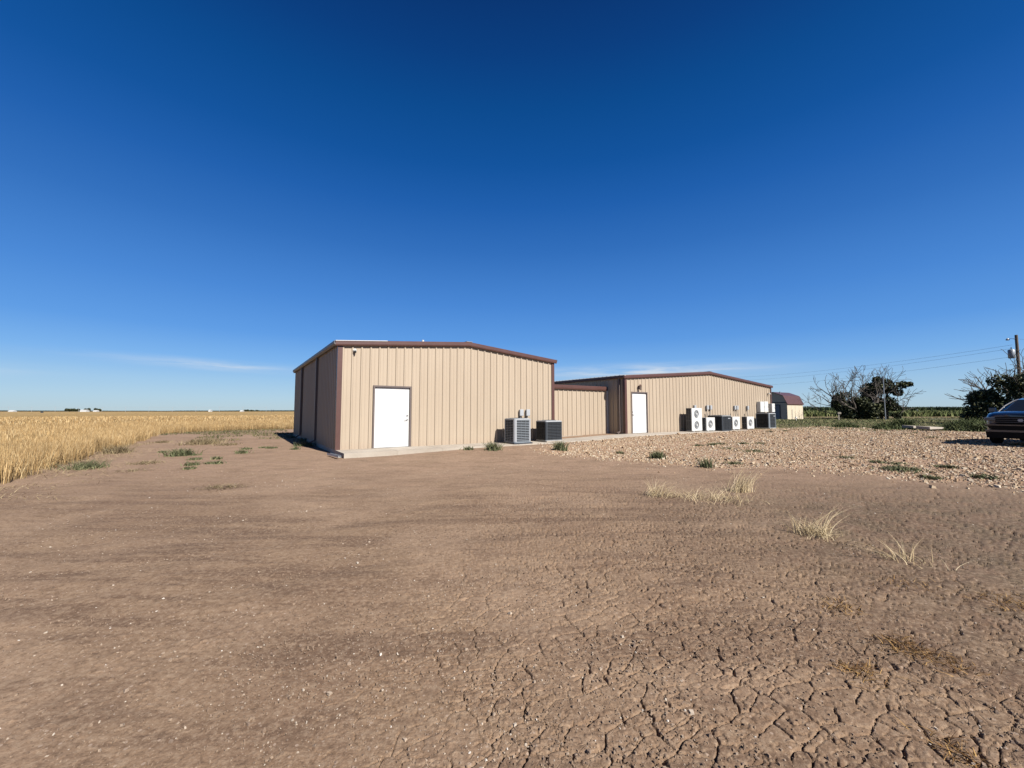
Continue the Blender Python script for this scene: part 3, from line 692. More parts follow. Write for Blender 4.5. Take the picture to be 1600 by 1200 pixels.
# the large building
A = thing('metal_building', 'tall tan metal building with a wide white door, nearest the camera', 'building', (A0[0], A0[1], .12), ANG, 'tan ribbed metal buildings')
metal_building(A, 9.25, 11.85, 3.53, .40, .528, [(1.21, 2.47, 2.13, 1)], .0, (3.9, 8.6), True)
b = MB(); b.box(-.02, 9.27, .0, 11.87, -.4, -.002); b.build('foundation', M['concrete'], A)
b = MB(); b.tube([(4.92, 5, 3.7), (4.92, 5, 4.86)], .055, 12); b.disc((4.92, 5, 4.0), (0,0,1), .14, .03, 16); b.build('vent_pipe', M['pvc'], A)
b = MB(); b.disc((.50, -.05, 3.36), (0,1,0), .06, .04, 16); b.tube([(.50, -.06, 3.35), (.50, -.13, 3.33)], [.05, .05], 14)
cm = b.build('security_camera', M['pvc'], A); b = MB(); b.tube([(.50,-.10,3.325),(.50,-.115,3.28),(.50,-.12,3.255)], [.046,.04,.015], 14); b.build('camera_dome', M['dark'], cm)
disconnect(A, 7.40, 1.08); disconnect(A, 7.74, 1.08)

# the long building
Bp = ST(14.17, .10)
B = thing('metal_building', 'long low tan metal building with a narrow white door, farther right', 'building', (Bp[0], Bp[1], .2333), ANG, 'tan ribbed metal buildings')
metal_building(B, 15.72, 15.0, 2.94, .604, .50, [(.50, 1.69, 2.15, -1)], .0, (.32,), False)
b = MB(); b.box(-.02, 15.74, .0, 15.02, -.4, -.002); b.build('foundation', M['concrete'], B)
b = MB(); b.box(.99,1.11,-.05,-.034,2.36,2.54); b.tube([(1.05,-.05,2.46),(1.05,-.14,2.52),(1.05,-.15,2.46)], .012, 6)
b.tube([(1.05,-.15,2.62),(1.05,-.15,2.56),(1.05,-.15,2.53)], [.008,.055,.085], 8); b.tube([(1.05,-.15,2.32),(1.05,-.15,2.29)], [.05,.02], 8)
for a in range(6):
    q = a*PI/3; b.tube([(1.05+.075*math.cos(q), -.15+.075*math.sin(q), 2.53), (1.05+.05*math.cos(q), -.15+.05*math.sin(q), 2.32)], .006, 5)
wl = b.build('wall_lamp', M['trim'], B); b = MB(); b.tube([(1.05,-.15,2.34),(1.05,-.15,2.51)], [.028,.034], 10); b.build('lamp_glass', M['brown_frame'], wl)
for s in (20.22, 21.54, 21.9, 24.73, 25.02, 26.37): disconnect(B, s - 14.17, 1.27, .26, .17)
b = MB(); b.box(15.2, 15.34, -.12, -.036, 2.42, 2.49); b.tube([(15.27,-.12,2.45),(15.27,-.22,2.41)], .035, 10); b.build('security_camera', M['pvc'], B)
for s0, s1, z0, z1, d in ((13.55, 14.10, 1.10, 1.84, .24), (14.14, 14.66, 1.10, 1.86, .24), (15.08, 15.50, 1.10, 1.72, .30)):
    b = MB(); b.box(s0, s1, -.04-d, -.036, z0, z1); b.box(s0+.012, s1-.012, -.052-d, -.036-d, z0+.012, z1-.012); o = b.build('electric_cabinet', M['white_metal'], B, bevel=.01)
    c = MB(); c.tube([((s0+s1)/2, -.12, z0), ((s0+s1)/2, -.12, -.02)], .03, 8); c.tube([(s1-.06, -.058-d, (z0+z1)/2-.04), (s1-.06, -.058-d, (z0+z1)/2+.04)], .01, 6); c.build('conduit', M['grey_metal'], o)

# the low wing between them
Wp = ST(9.30, 1.27)
Wg = thing('connecting_wing', 'low tan metal wing joining the two buildings', 'building', (Wp[0], Wp[1], .17), ANG)
rib_wall('front_wall', 4.78, 0, lambda s: 2.42, lambda s, o, z: (s, -o, z), M['wall'], Wg, start=.10)
b = MB(); b.box(0, 4.78, .12, 6, 2.40, 2.46); b.build('roof', M['roof'], Wg)
b = MB()
n = 6; prof = [(-.045,2.36),(-.105,2.35),(-.12,2.42),(-.12,2.53),(-.09,2.56),(.02,2.56)]
b.add([(0,p[0],p[1]) for p in prof]+[(4.70,p[0],p[1]) for p in prof], [(i,i+1,n+i+1,n+i) for i in range(n-1)]+[tuple(range(n))[::-1], tuple(range(n,2*n))]); b.build('eave_trim', M['trim'], Wg)
b = MB(); b.box(.0, 4.9, -.16, 6, -.3, -.003); b.build('foundation', M['concrete'], Wg)
b = MB(); b.box(4.70, 4.80, -.05, .0, 0, 2.36); b.build('corner_trim', M['pvc'], Wg)

# short white channel lying against the corner of the sidewalk
b = MB()
q = [(.0,-.045,.055),(.0,-.045,.0),(.0,.045,.0),(.0,.045,.055)]
for L in (0,):
    vs = [(0,-.05,.06),(0,-.05,.0),(0,.05,.0),(0,.05,.06),(1.05,-.05,.06),(1.05,-.05,.0),(1.05,.05,.0),(1.05,.05,.06)]
    vi = [(x, y*.92, z+.004) for x, y, z in vs]
    b.add(vs, [(0,1,5,4),(1,2,6,5),(2,3,7,6)]); b.add(vi, [(4,5,1,0),(5,6,2,1),(6,7,3,2)])
cpos = ST(-.20, -1.62)
o = b.build('metal_channel', M['white_metal'], loc=(cpos[0], cpos[1], .035), rz=ANG + R(97)); tag(o, 'short white metal channel lying beside the corner of the sidewalk', 'metal channel')

# ------------------------------------------------------------------ condensers
def rr_outline(w, d, r, n=5):
    pts = []
    for cx, cy, a0 in ((w-r, r, -90), (w-r, d-r, 0), (r, d-r, 90), (r, r, 180)):
        for i in range(n): a = R(a0 + 90*i/(n-1)); pts.append((cx + r*math.cos(a), cy + r*math.sin(a)))
    return pts
def prism(b, pts, z0, z1, smooth=False):
    n = len(pts); b.add([(x, y, z0) for x, y in pts] + [(x, y, z1) for x, y in pts], [(i, (i+1)%n, n+(i+1)%n, n+i) for i in range(n)], smooth)
    b.add([(x, y, z0) for x, y in pts], [tuple(range(n))[::-1]]); b.add([(x, y, z1) for x, y in pts], [tuple(range(n))])
def inset(pts, w, d, k):
    return [(w/2 + (x-w/2)*(1-2*k/w), d/2 + (y-d/2)*(1-2*k/d)) for x, y in pts]
def condenser(name, label, s, t, z, w, d, h, body, slat, nsl, post=.05, group=None, r=.06, pm=None, plate=False, cover=False, solid_left=False):
    p = ST(s, t); root = thing(name, label, 'air conditioner', (p[0], p[1], z), ANG, group)
    out = rr_outline(w, d, r)
    b = MB(); prism(b, out, 0, .055); b.build('base_pan', body, root)
    b = MB(); prism(b, inset(out, w, d, .022), .055, h-.05); b.build('coil', M['dark'], root)
    b = MB(); prism(b, out, h-.055, h-.02); prism(b, inset(out, w, d, .03), h-.02, h); b.build('top_cover', M['light_grey'] if not cover else cover, root, bevel=.006)
    b = MB(); c = (w/2, d/2, h+.012)
    for k in range(1, 9): b.ring(c, (0,0,1), min(w, d)*.40*k/8, .004, 26, 4)
    for k in range(6):
        q = k*PI/3; b.tube([c, (c[0]+math.cos(q)*min(w, d)*.41, c[1]+math.sin(q)*min(w, d)*.41, c[2])], .005, 5)
    b.disc((w/2, d/2, h+.014), (0,0,1), .07, .02, 16); b.build('fan_guard', M['charcoal'], root)
    for cx, cy in ((0,0),(1,0),(1,1),(0,1)):
        b = MB(); x0 = cx*(w-post); y0 = cy*(d-post)
        pr = [(x, y) for x, y in out]
        sel = [(x, y) for x, y in out if (abs(x - cx*w) < r+.001 and abs(y - cy*d) < r+.001)]
        # curved post strip following the rounded corner
        sel = sorted(sel, key=lambda q: math.atan2(q[1]-(cy*(d-2*r)+r), q[0]-(cx*(w-2*r)+r)) % (2*PI) if not (cx == 1 and cy == 1) else math.atan2(q[1]-(d-r), q[0]-(w-r)))
        if cx == 1 and cy == 0: sel = sorted(sel, key=lambda q: q[0] + q[1])
        ins = [(w/2 + (x-w/2)*(1-2*.02/w), d/2 + (y-d/2)*(1-2*.02/d)) for x, y in sel]
        n = len(sel); vs = []
        for z_ in (.055, h-.055): vs += [(x, y, z_) for x, y in sel] + [(x, y, z_) for x, y in ins]
        fs = [(i, i+1, 2*n+i+1, 2*n+i) for i in range(n-1)] + [(n+i+1, n+i, 3*n+i, 3*n+i+1) for i in range(n-1)] + [(0, 2*n, 3*n, n), (n-1, 2*n-1, 4*n-1, 3*n-1)]
        b.add(vs, fs); b.build('corner_post', pm or body, root)
    # louvre panels, one per side
    hh = h - .11
    for side in range(4):
        b = MB(); L = (w if side in (0, 2) else d) - 2*r
        if L < .05: continue
        for k in range(nsl):
            z0 = .06 + hh*(k+.25)/nsl; th = hh/nsl*.30
            for (a0, a1) in ((0, L),):
                def P(u, o, zz):
                    return {0: (r+u, o, zz), 2: (w-r-u, d-o, zz), 1: (w-o, r+u, zz), 3: (o, d-r-u, zz)}[side]
                vs = [P(0, .0, z0), P(L, .0, z0), P(L, .0, z0+th*.25), P(0, .0, z0+th*.25), P(0, .02, z0+th), P(L, .02, z0+th)]
                b.add(vs, [(0,1,2,3),(3,2,5,4)])
        for k in range(1, 3):
            u = L*k/3; c0 = {0: (r+u, .003), 2: (w-r-u, d-.003), 1: (w-.003, r+u), 3: (.003, d-r-u)}[side]
            b.box(c0[0]-.004, c0[0]+.004, c0[1]-.004, c0[1]+.004, .055, h-.055)
        b.build('louvre_panel', slat, root)
    if plate:
        b = MB(); b.box(w*.60, w*.85, -.004, .004, h*.78, h*.78+.045); b.build('name_plate', M['light_grey'], root)
    return root
def minisplit(label, s, t, z, w, d, h, fans, group):
    p = ST(s, t); root = thing('outdoor_unit', label, 'air conditioner', (p[0], p[1], z), ANG, group)
    b = MB(); n = 28; r = .225; y = 0; fc = [(w*.46, .07 + (h-.10)*(k+.5)/fans) for k in range(fans)]
    # front panel with round openings, cell by cell
    zs = [.06] + [.06 + (h-.08)*(k+1)/fans for k in range(fans)]
    for k, (cx, cz) in enumerate(fc):
        z0, z1 = zs[k], zs[k+1]; cz = (z0+z1)/2; fc[k] = (cx, cz)
        def edge(q):
            c, s_ = math.cos(q), math.sin(q); tt = min(((w - cx) if c > 0 else cx)/max(abs(c), 1e-6), ((z1 - cz) if s_ > 0 else (cz - z0))/max(abs(s_), 1e-6)); return (cx + c*tt, cz + s_*tt)
        qs = sorted([2*PI*i/n for i in range(n)] + [math.atan2(zz-cz, xx-cx) % (2*PI) for xx in (0, w) for zz in (z0, z1)])
        m = len(qs); vs = [(cx + r*math.cos(q), 0, cz + r*math.sin(q)) for q in qs] + [(edge(q)[0], 0, edge(q)[1]) for q in qs] + [(cx + r*math.cos(q), .07, cz + r*math.sin(q)) for q in qs]
        b.add(vs, [(i, (i+1)%m, m+(i+1)%m, m+i) for i in range(m)] + [(i, 2*m+i, 2*m+(i+1)%m, (i+1)%m) for i in range(m)])
    b.box(0, w, 0, d, h-.02, h); b.box(0, w, .001, d, .045, .06); b.box(w-.012, w, .001, d, .06, h-.02); b.box(w*.72, w-.012, d-.012, d, .06, h-.02)
    b.box(0, .012, .001, .05, .06, h-.02)
    b.build('casing', M['white_metal'], root)
    b = MB(); b.box(.001, .02, .05, d, .06, h-.02); b.box(.02, w*.72, d-.02, d-.001, .06, h-.02); coil = b.build('coil', M['dark'], root)
    b = MB()
    zq = .085
    while zq < h - .03: b.box(-.004, .002, .055, d-.004, zq, zq+.006); zq += .036
    for yy in (.05, d*.52, d-.008): b.box(-.007, .002, yy, yy+.007, .06, h-.02)
    b.box(-.007, .003, .05, d, h*.46, h*.46+.016); b.build('coil_guard', M['grey_metal'], root)
    for cx, cz in fc:
        b = MB()
        for k in range(1, 12): b.ring((cx, -.008 - .02*(1-(k/11)**2), cz), (0,1,0), r*k/11, .0046, 28, 4)
        for k in range(12):
            q = k*PI/6; b.tube([(cx + .05*math.cos(q), -.026, cz+.05*math.sin(q)), (cx+r*math.cos(q), -.008, cz+r*math.sin(q))], .004, 4)
        g = b.build('fan_guard', M['light_grey'], root); b = MB(); b.disc((cx, -.031, cz), (0,1,0), .05, .01, 16); b.build('guard_badge', M['white_metal'], g)
        b = MB(); b.disc((cx, .09, cz), (0,1,0), .06, .07, 16)
        for k in range(3):
            q0 = k*2*PI/3; vs = []
            for i in range(7):
                q = q0 + i*.19; vs += [(cx+.05*math.cos(q), .115-.012*i, cz+.05*math.sin(q)), (cx+r*.93*math.cos(q+.25), .115-.012*i, cz+r*.93*math.sin(q+.25))]
            b.add(vs, [(2*i, 2*i+1, 2*i+3, 2*i+2) for i in range(6)])
        b.build('fan', M['light_grey'], root)
    b = MB(); b.box(0, w, .12, .13, .06, h-.02); b.build('inner_panel', M['dark'], root)
    for x in (w*.12, w*.78):
        b = MB(); b.box(x, x+.09, -.012, d+.012, 0, .045); b.build('foot', M['grey_metal'], root)
    b = MB(); b.box(w*.84, w*.93, -.003, .002, h*.86, h*.86+.03); b.build('name_plate', M['light_grey'], root)
    b = MB(); b.tube([(w*.9, d, .35), (w*.9, d+.10, .33), (w*.9, d+.16, .6), (w*.9, d+.22, 1.0)], .02, 6); b.build('pipe', M['copper'], root)
    return root
GA = 'air conditioners on the slab of the near building'
GB = 'air conditioners along the wall of the long building'
condenser('condenser_unit', 'pale grey louvred condenser with light corner posts, left of the near pair', 6.24, -1.30, .155, .82, .80, .96, M['blue_grey'], M['blue_grey'], 13, .1, GA, r=.10, pm=M['light_grey'])
condenser('condenser_unit', 'squat black condenser with pale top beside the pale grey one', 7.92, -1.14, .15, .90, .74, .86, M['grey_metal'], M['charcoal'], 12, .05, GA, r=.08, pm=M['charcoal'])
for s, t in ((6.24, -1.30),): 
    p = ST(s-.04, t-.04); b = MB(); b.box(0, .88, 0, .88, 0, .05); tag(b.build('equipment_pad', M['charcoal'], loc=(p[0], p[1], .1205), rz=ANG), 'flat dark pad under the pale grey condenser', 'pad')
p = ST(7.95, -1.15); b = MB(); b.box(0, .86, 0, .78, 0, .045); tag(b.build('equipment_pad', M['concrete'], loc=(p[0], p[1], .1215), rz=ANG, bevel=.004), 'flat concrete pad under the squat black condenser', 'pad')
minisplit('tall white outdoor unit with two round fans one above the other', 18.86, -.66, .235, 1.0, .36, 1.35, 2, GB)
minisplit('white single-fan unit right beside the tall two-fan unit', 19.98, -.86, .235, .86, .34, .80, 1, GB)
minisplit('white single-fan unit half hidden behind the big black condenser', 23.05, -.72, .235, .86, .34, .82, 1, GB)
minisplit('white single-fan unit just left of the dark end condenser', 24.45, -.90, .235, .86, .34, .82, 1, GB)
condenser('condenser_unit', 'big black condenser between the white single-fan units', 21.10, -1.18, .235, 1.0, .95, .92, M['charcoal'], M['charcoal'], 14, .05, GB, r=.06, plate=True, cover=M['grey_metal'])
condenser('condenser_unit', 'dark slatted condenser with pale top at the right end of the row', 26.70, -1.20, .26, .95, .90, 1.02, M['blue_grey'], M['charcoal'], 10, .08, GB, r=.08, plate=True)
p = ST(26.6, -1.28); b = MB(); b.box(0, 1.12, 0, 1.05, 0, .05); tag(b.build('equipment_pad', M['concrete'], loc=(p[0], p[1], .2345), rz=ANG, bevel=.004), 'concrete pad under the dark slatted condenser at the right end', 'pad')

# ------------------------------------------------------------------ garden shed with a barn roof
def build_shed():
    S = thing('storage_shed', 'small cream storage shed with brown barn roof beyond the long building', 'shed', (39.0, 58.8, .18), ANG)
    W, D, H = 4.95, 3.6, 2.42
    gp = [(0, H), (.45, H+1.0), (D/2, H+1.55), (D-.45, H+1.0), (D, H)]
    b = MB(); b.box(0, W, 0, .04, 0, H)
    for k in range(1, 4): b.box(W*k/4-.03, W*k/4+.03, -.015, -.001, 0, H)
    b.build('front_wall', M['cream'], S)
    b = MB(); b.box(0, W, D-.04, D, 0, H); b.build('back_wall', M['cream'], S)
    for x in (0, W-.04):
        b = MB(); pts = [(x, .041, 0), (x, D-.041, 0), (x, D-.041, H)] + [(x, max(.042, min(D-.042, y)), z-.02) for y, z in gp[::-1]][1:-1] + [(x, .041, H)]
        n = len(pts); b.add(pts + [(q[0]+.04, q[1], q[2]) for q in pts], [tuple(range(n)), tuple(range(n, 2*n))[::-1]] + [(i, (i+1)%n, n+(i+1)%n, n+i) for i in range(n)]); b.build('gable_wall', M['shed_dark'], S)
    for i in range(4):
        (y0, z0), (y1, z1) = gp[i], gp[i+1]
        if i == 0: y0 -= .12; z0 -= .25
        if i == 3: y1 += .12; z1 -= .25
        b = MB(); b.add([(-.15,y0,z0),(W+.15,y0,z0),(W+.15,y1,z1),(-.15,y1,z1),(-.15,y0,z0+.06),(W+.15,y0,z0+.06),(W+.15,y1,z1+.06),(-.15,y1,z1+.06)], [(0,3,2,1),(4,5,6,7),(0,1,5,4),(1,2,6,5),(2,3,7,6),(3,0,4,7)]); b.build('roof', M['trim'], S)
    b = MB(); b.box(-.05, -.002, 1.0, 2.7, .1, 2.05); d = b.build('door', M['slate'], S)
    b = MB()
    for y0, y1, z0, z1 in ((.88,.99,.05,2.18),(2.71,2.82,.05,2.18),(.99,2.71,2.06,2.18),(1.82,1.86,.1,2.05)): b.box(-.075, -.052 if y0 == 1.82 else -.002, y0, y1, z0, z1)
    b.build('frame', M['charcoal'], d)
    b = MB(); b.box(-.03, -.001, .04, D-.04, H+.0, H+.12); b.build('gable_trim', M['charcoal'], S)
    b = MB(); b.box(.1, W-.1, .1, D-.1, -.15, -.002); b.build('skid', M['wood_pole'], S)
    b = MB(); b.tube([(.05, .9, H+1.35),(.05,.9,H+1.62)], .08, 10); b.build('roof_vent', M['galv'], S)
    b = MB(); b.tube([(1.35,-.06,.0),(1.35,-.06,1.5)], .025, 6); b.build('pipe', M['grey_metal'], S)
build_shed()
p = (34.67, 50.74); b = MB(); b.tube([(0,0,0),(0,0,.38)], .05, 8); b.tube([(0,0,.38),(0,0,.55)], [.12,.07], 10); b.tube([(0,0,.45),(.12,-.08,.45)], .025, 6)
tag(b.build('water_spigot', M['pvc'], loc=(p[0], p[1], .17)), 'small white standpipe in the grass before the shed', 'standpipe')

# ------------------------------------------------------------------ trees
def leaf_mat(name, stops):
    m = Mat(name, stops[0][1], .6, 0, .3); m.color(m.ramp(m.attr(), stops)); m.b.inputs['Transmission Weight'].default_value = 0
    return m.m
LEAF = leaf_mat('dark_leaf', [(0,(.018,.028,.010)),(.5,(.040,.052,.018)),(.85,(.085,.098,.034)),(1,(.17,.16,.06))])
def leaves(name, centers, radii, per, size, mat, parent, seed, flat=.75):
    rg = np.random.default_rng(seed); X = []
    for c, r in zip(centers, radii):
        n = int(per * (r ** 2) + 20); d = rg.normal(0, 1, (n, 3)); d /= np.linalg.norm(d, axis=1)[:, None]
        rr = r * (rg.random(n) ** .45)[:, None]; q = d * rr * np.array([1, 1, flat]); X.append(q + np.array(c))
    X = np.concatenate(X); n = len(X)
    keep = fbm(X[:, 0]*1.1 + X[:, 2]*.8, X[:, 1]*1.1 - X[:, 2]*.7, 3, seed) > .40; X = X[keep]; n = len(X)
    a = rg.normal(0, 1, (n, 3)); a /= np.linalg.norm(a, axis=1)[:, None]; b = np.cross(a, rg.normal(0, 1, (n, 3))); b /= np.linalg.norm(b, axis=1)[:, None]
    s = size * rg.uniform(.5, 1.3, n)[:, None]
    v = np.stack([X - a*s, X - b*s*.5, X + a*s, X + b*s*.5], 1).reshape(-1, 3)
    return mesh_np(name, v, np.arange(4*n).reshape(-1, 4), mat, np.repeat(rg.random(n), 4), parent)
def grow(b, p, d, L, r, depth, rg, tips, gnarl=.35, up=.1, kids=(2, 4), mind=.012):
    pts = [p]; rs = [r]; k = 4; q = p
    for i in range(k):
        d = (d + Vector((rg.gauss(0, gnarl), rg.gauss(0, gnarl), rg.gauss(0, gnarl) + up)) * .5).normalized(); q = q + d * L / k; pts.append(q); rs.append(max(mind, r * (1 - .45*(i+1)/k)))
    b.tube(pts, rs, 6 if r > .05 else 4, cap=False)
    if depth == 0: tips.append(q); return
    for i in range(rg.randint(*kids)):
        j = rg.randint(2, k); ax = Vector((rg.gauss(0,1), rg.gauss(0,1), rg.gauss(0,.7))).normalized(); nd = (d + ax * rg.uniform(.6, 1.1)).normalized()
        grow(b, pts[j], nd, L * rg.uniform(.55, .85), rs[j] * rg.uniform(.5, .75), depth-1, rg, tips, gnarl, up, kids, mind)
    if rg.random() < .9: grow(b, q, d, L*.75, rs[-1]*.9, depth-1, rg, tips, gnarl, up, kids, mind)
def tree(label, x, y, z, limbs, clumps, seed, mat='bark', leafper=150, leafsize=.15, mind=.012, group='old trees beyond the gravel', bend=.34, kids=(2,4)):
    T = thing('tree', label, 'tree', (x, y, z), 0, group); rg = random.Random(seed); tips = []
    b = MB(); b2 = MB()
    for (p, d, L, r, dp) in limbs:
        grow(b, Vector(p), Vector(d).normalized(), L, r, dp, rg, tips, bend, .08, kids, mind)
    b.build('trunk', M[mat], T)
    if clumps: leaves('crown', [c[:3] for c in clumps], [c[3] for c in clumps], leafper, leafsize, LEAF, T, seed)
    return T
# local x is to the right as seen from the camera direction; the trees face the yard
def place_tree(label, X, Y, limbs, clumps, seed, **k):
    a = -math.atan2(X, Y)
    sc_ = k.pop('size', 1); t = tree(label, X, Y, hz(X, Y)-.05, limbs, clumps, seed, **k); t.rotation_euler = (0, 0, a); t.scale = (sc_,)*3; return t
place_tree('broad half-dead tree with bare grey limbs fanning left over a dark thicket', 49.5, 59.0,
     [((0,0,0),(-.25,0,1),2.9,.30,4), ((0.5,0,0),(.25,.1,1),3.0,.26,4), ((-.6,.2,0),(-1,.2,.75),2.8,.20,4), ((-.3,0,.2),(-.7,-.2,.9),3.2,.20,4), ((-1.2,0,.8),(-1,0,.12),2.6,.10,3)],
     [(-1.2,0,1.4,1.5),(-2.3,.3,2.2,1.1),(.2,0,1.2,1.7),(1.3,0,1.6,1.2),(-1.8,0,3.4,1.0),(-2.5,0,3.0,.7),(.3,.2,2.5,1.0),(-.8,0,2.5,1.0),(-1.3,-.3,.8,1.2),(.9,-.3,.8,1.1)], 5, kids=(1,3), mat='dead_bark', leafper=1250, leafsize=.17, mind=.022)
place_tree('dense dark tree with leaning leafy top behind the thin metal pole', 53.9, 60.5,
     [((0,0,0),(-.15,0,1),2.9,.24,4), ((.5,.1,0),(.15,0,1),2.6,.2,4), ((1.5,0,0),(.5,0,1),2.0,.10,3), ((-.4,0,0),(-.2,.2,1),3.4,.18,4)],
     [(-1.0,0,4.3,1.5),(.2,0,4.9,1.5),(1.3,0,4.6,1.1),(2.3,0,4.9,.75),(3.0,0,5.0,.5),(1.8,0,3.9,.7),(-1.3,0,3.3,1.1),(-.6,.2,2.2,1.4),(.8,0,2.6,1.1),(1.2,.2,1.9,.9),(-1.6,0,1.6,1.2),(-.2,-.2,5.8,.7),(-.2,0,.9,.8),(1.6,0,.6,.6)], 9, kids=(1,3), leafper=1250, leafsize=.17, mind=.02)
place_tree('large dark tree with crooked bare branches reaching left beside the blue car', 45.0, 37.8,
     [((0,0,0),(0,0,1),2.2,.28,4), ((-.5,0,.3),(-.3,0,.9),1.9,.18,3), ((-.3,0,1.6),(-.9,.1,.7),1.5,.12,2), ((-.6,0,.9),(-1,.1,.6),1.3,.09,2), ((.8,0,0),(.1,0,1),2.4,.22,4)],
     [(-.6,0,1.2,1.7),(-1.6,0,1.4,1.0),(-1.3,0,2.3,.9),(.2,0,2.6,1.2),(1.3,0,1.8,1.7),(1.2,0,3.3,1.2),(-.2,0,3.6,.8),(2.3,0,3.0,1.2),(2.6,0,1.2,1.4),(-1.9,0,.7,.8)], 21, size=1.12, kids=(1,3), leafper=1700, leafsize=.12, mind=.016)
place_tree('dark leafy tree at the right edge with trunk beside the utility pole', 51.6, 40.2,
     [((0,0,0),(-.1,0,1),2.6,.28,4), ((.6,0,0),(.3,0,1),2.6,.2,4)],
     [(0,0,1.5,1.9),(.2,0,3.4,1.7),(-.9,0,2.8,1.2),(1.3,0,4.2,1.3),(1.8,0,2.4,1.6)], 33, size=1.2, kids=(1,3), leafper=1700, leafsize=.12, mind=.016)
# far small trees on the horizon
def small_tree(label, X, Y, h, r, seed, group, n=5):
    rg = random.Random(seed)
    cl = [(rg.uniform(-r, r)*.9, rg.uniform(-r, r)*.3, h*rg.uniform(.4, .72), h*rg.uniform(.26, .38)) for _ in range(n)]
    T = thing('tree', label, 'tree', (X, Y, 0), 0, group); b = MB(); b.tube([(0,0,0),(0,0,h*.6)], [h*.05, h*.02], 6); b.build('trunk', M['bark'], T)
    leaves('crown', [c[:3] for c in cl], [c[3] for c in cl], 60, h*.10, LEAF, T, seed, .8)

# ------------------------------------------------------------------ poles, wires, small things on the right
def pole_with_wires():
    X, Y = 55.3, 45.0; g = hz(X, Y); a = -math.atan2(X, Y)
    Pt = thing('utility_pole', 'dark wooden utility pole with transformer rising above the right tree', 'utility pole', (X, Y, g), a)
    b = MB(); b.tube([(0,0,-.1),(0,0,9.6)], [.17,.12], 12); b.build('pole', M['wood_pole'], Pt)
    b = MB(); b.tube([(-.42,-.15,7.05),(-.42,-.15,7.10),(-.42,-.15,7.95),(-.42,-.15,8.03)], [.24,.28,.28,.18], 16)
    tr = b.build('transformer', M['blue_grey'], Pt); b = MB(); b.tube([(-.42,-.15,8.0),(-.42,-.15,8.3)], [.05,.03], 8); b.tube([(-.42,-.15,7.6),(0,0,7.6)], .04, 6); b.build('bushing', M['charcoal'], tr)
    b = MB(); b.tube([(0,0,9.1),(-.35,0,9.25),(-.6,0,9.22)], .025, 6); arm = b.build('lamp_arm', M['grey_metal'], Pt)
    b = MB(); b.tube([(-.62,0,9.32),(-.62,0,9.17),(-.62,0,9.08)], [.05,.16,.13], 14); b.build('lamp_head', M['light_grey'], arm)
    def wire(label, p, q, sag, r=.012):
        b = MB(); pts = [Vector(p).lerp(Vector(q), i/24) + Vector((0,0,-sag*4*(i/24)*(1-i/24))) for i in range(25)]
        b.tube(pts, r, 5); tag(b.build('power_line', M['charcoal']), label, 'wire', 'wires running left from the utility pole')
    wire('upper of the wires running left from the utility pole', (54.8,45,8.5+g), (51,110,10.3), 1.0, .010)
    wire('middle wire running left from the utility pole', (54.7,45,8.1+g), (51,110,9.4), 1.0, .010)
    wire('lowest wire running left from the utility pole', (54.7,45,7.2+g), (51,110,8.0), 1.0, .010)
    wire('short wire leaving the utility pole to the right', (54.95,45,9.2+g), (80,40,8.6), .8, .010)
pole_with_wires()
b = MB(); b.tube([(0,0,0),(0,0,5.9)], [.07,.05], 8); tag(b.build('metal_pole', M['galv'], loc=(50.5, 56.2, .15)), 'thin pale metal pole before the dense dark tree', 'pole')
b = MB(); b.box(-.06,.06,-.06,.06,0,.85); b.box(-.09,.25,-.09,.09,.85,1.1); tag(b.build('marker_post', M['cream'], loc=(42.67,54.26,.18), rz=-.6, bevel=.01), 'short pale post with a box on top before the half-dead tree', 'post')
rg = random.Random(4)
for i, (x, y, rz, w_, lab) in enumerate(((26.3,26.2,.35,2.3,'front pale concrete slab lying in the grass left of the car'),(27.0,28.0,.25,1.7,'rear broken concrete slab lying in the grass left of the car'))):
    b = MB(); b.add([(0,0,0),(w_,.1,0),(w_+.1,.9,0),(.2,.8,0),(0,0,.16),(w_,.1,.10),(w_+.1,.9,.12),(.2,.8,.2)], [(0,3,2,1),(4,5,6,7),(0,1,5,4),(1,2,6,5),(2,3,7,6),(3,0,4,7)])
    tag(b.build('concrete_slab', M['concrete'], loc=(x, y, hz(x, y)+.10), rz=rz, bevel=.02), lab, 'slab', 'concrete slabs in the grass')
b = MB(); b.box(-3,3,-.5,.5,0,.14); tag(b.build('concrete_strip', M['concrete'], loc=(62.5,58.0,.17), rz=-.7, bevel=.01), 'pale strip of concrete in the grass behind the slabs', 'slab')
b = MB(); b.box(-.5,.5,-.3,.3,0,.7); b.tube([(0,0,.7),(0,0,1.7)], .12, 8); tag(b.build('well_head', M['grey_metal'], loc=(101,103.5,.17), bevel=.03), 'small grey pump stand in the green weeds', 'pump')
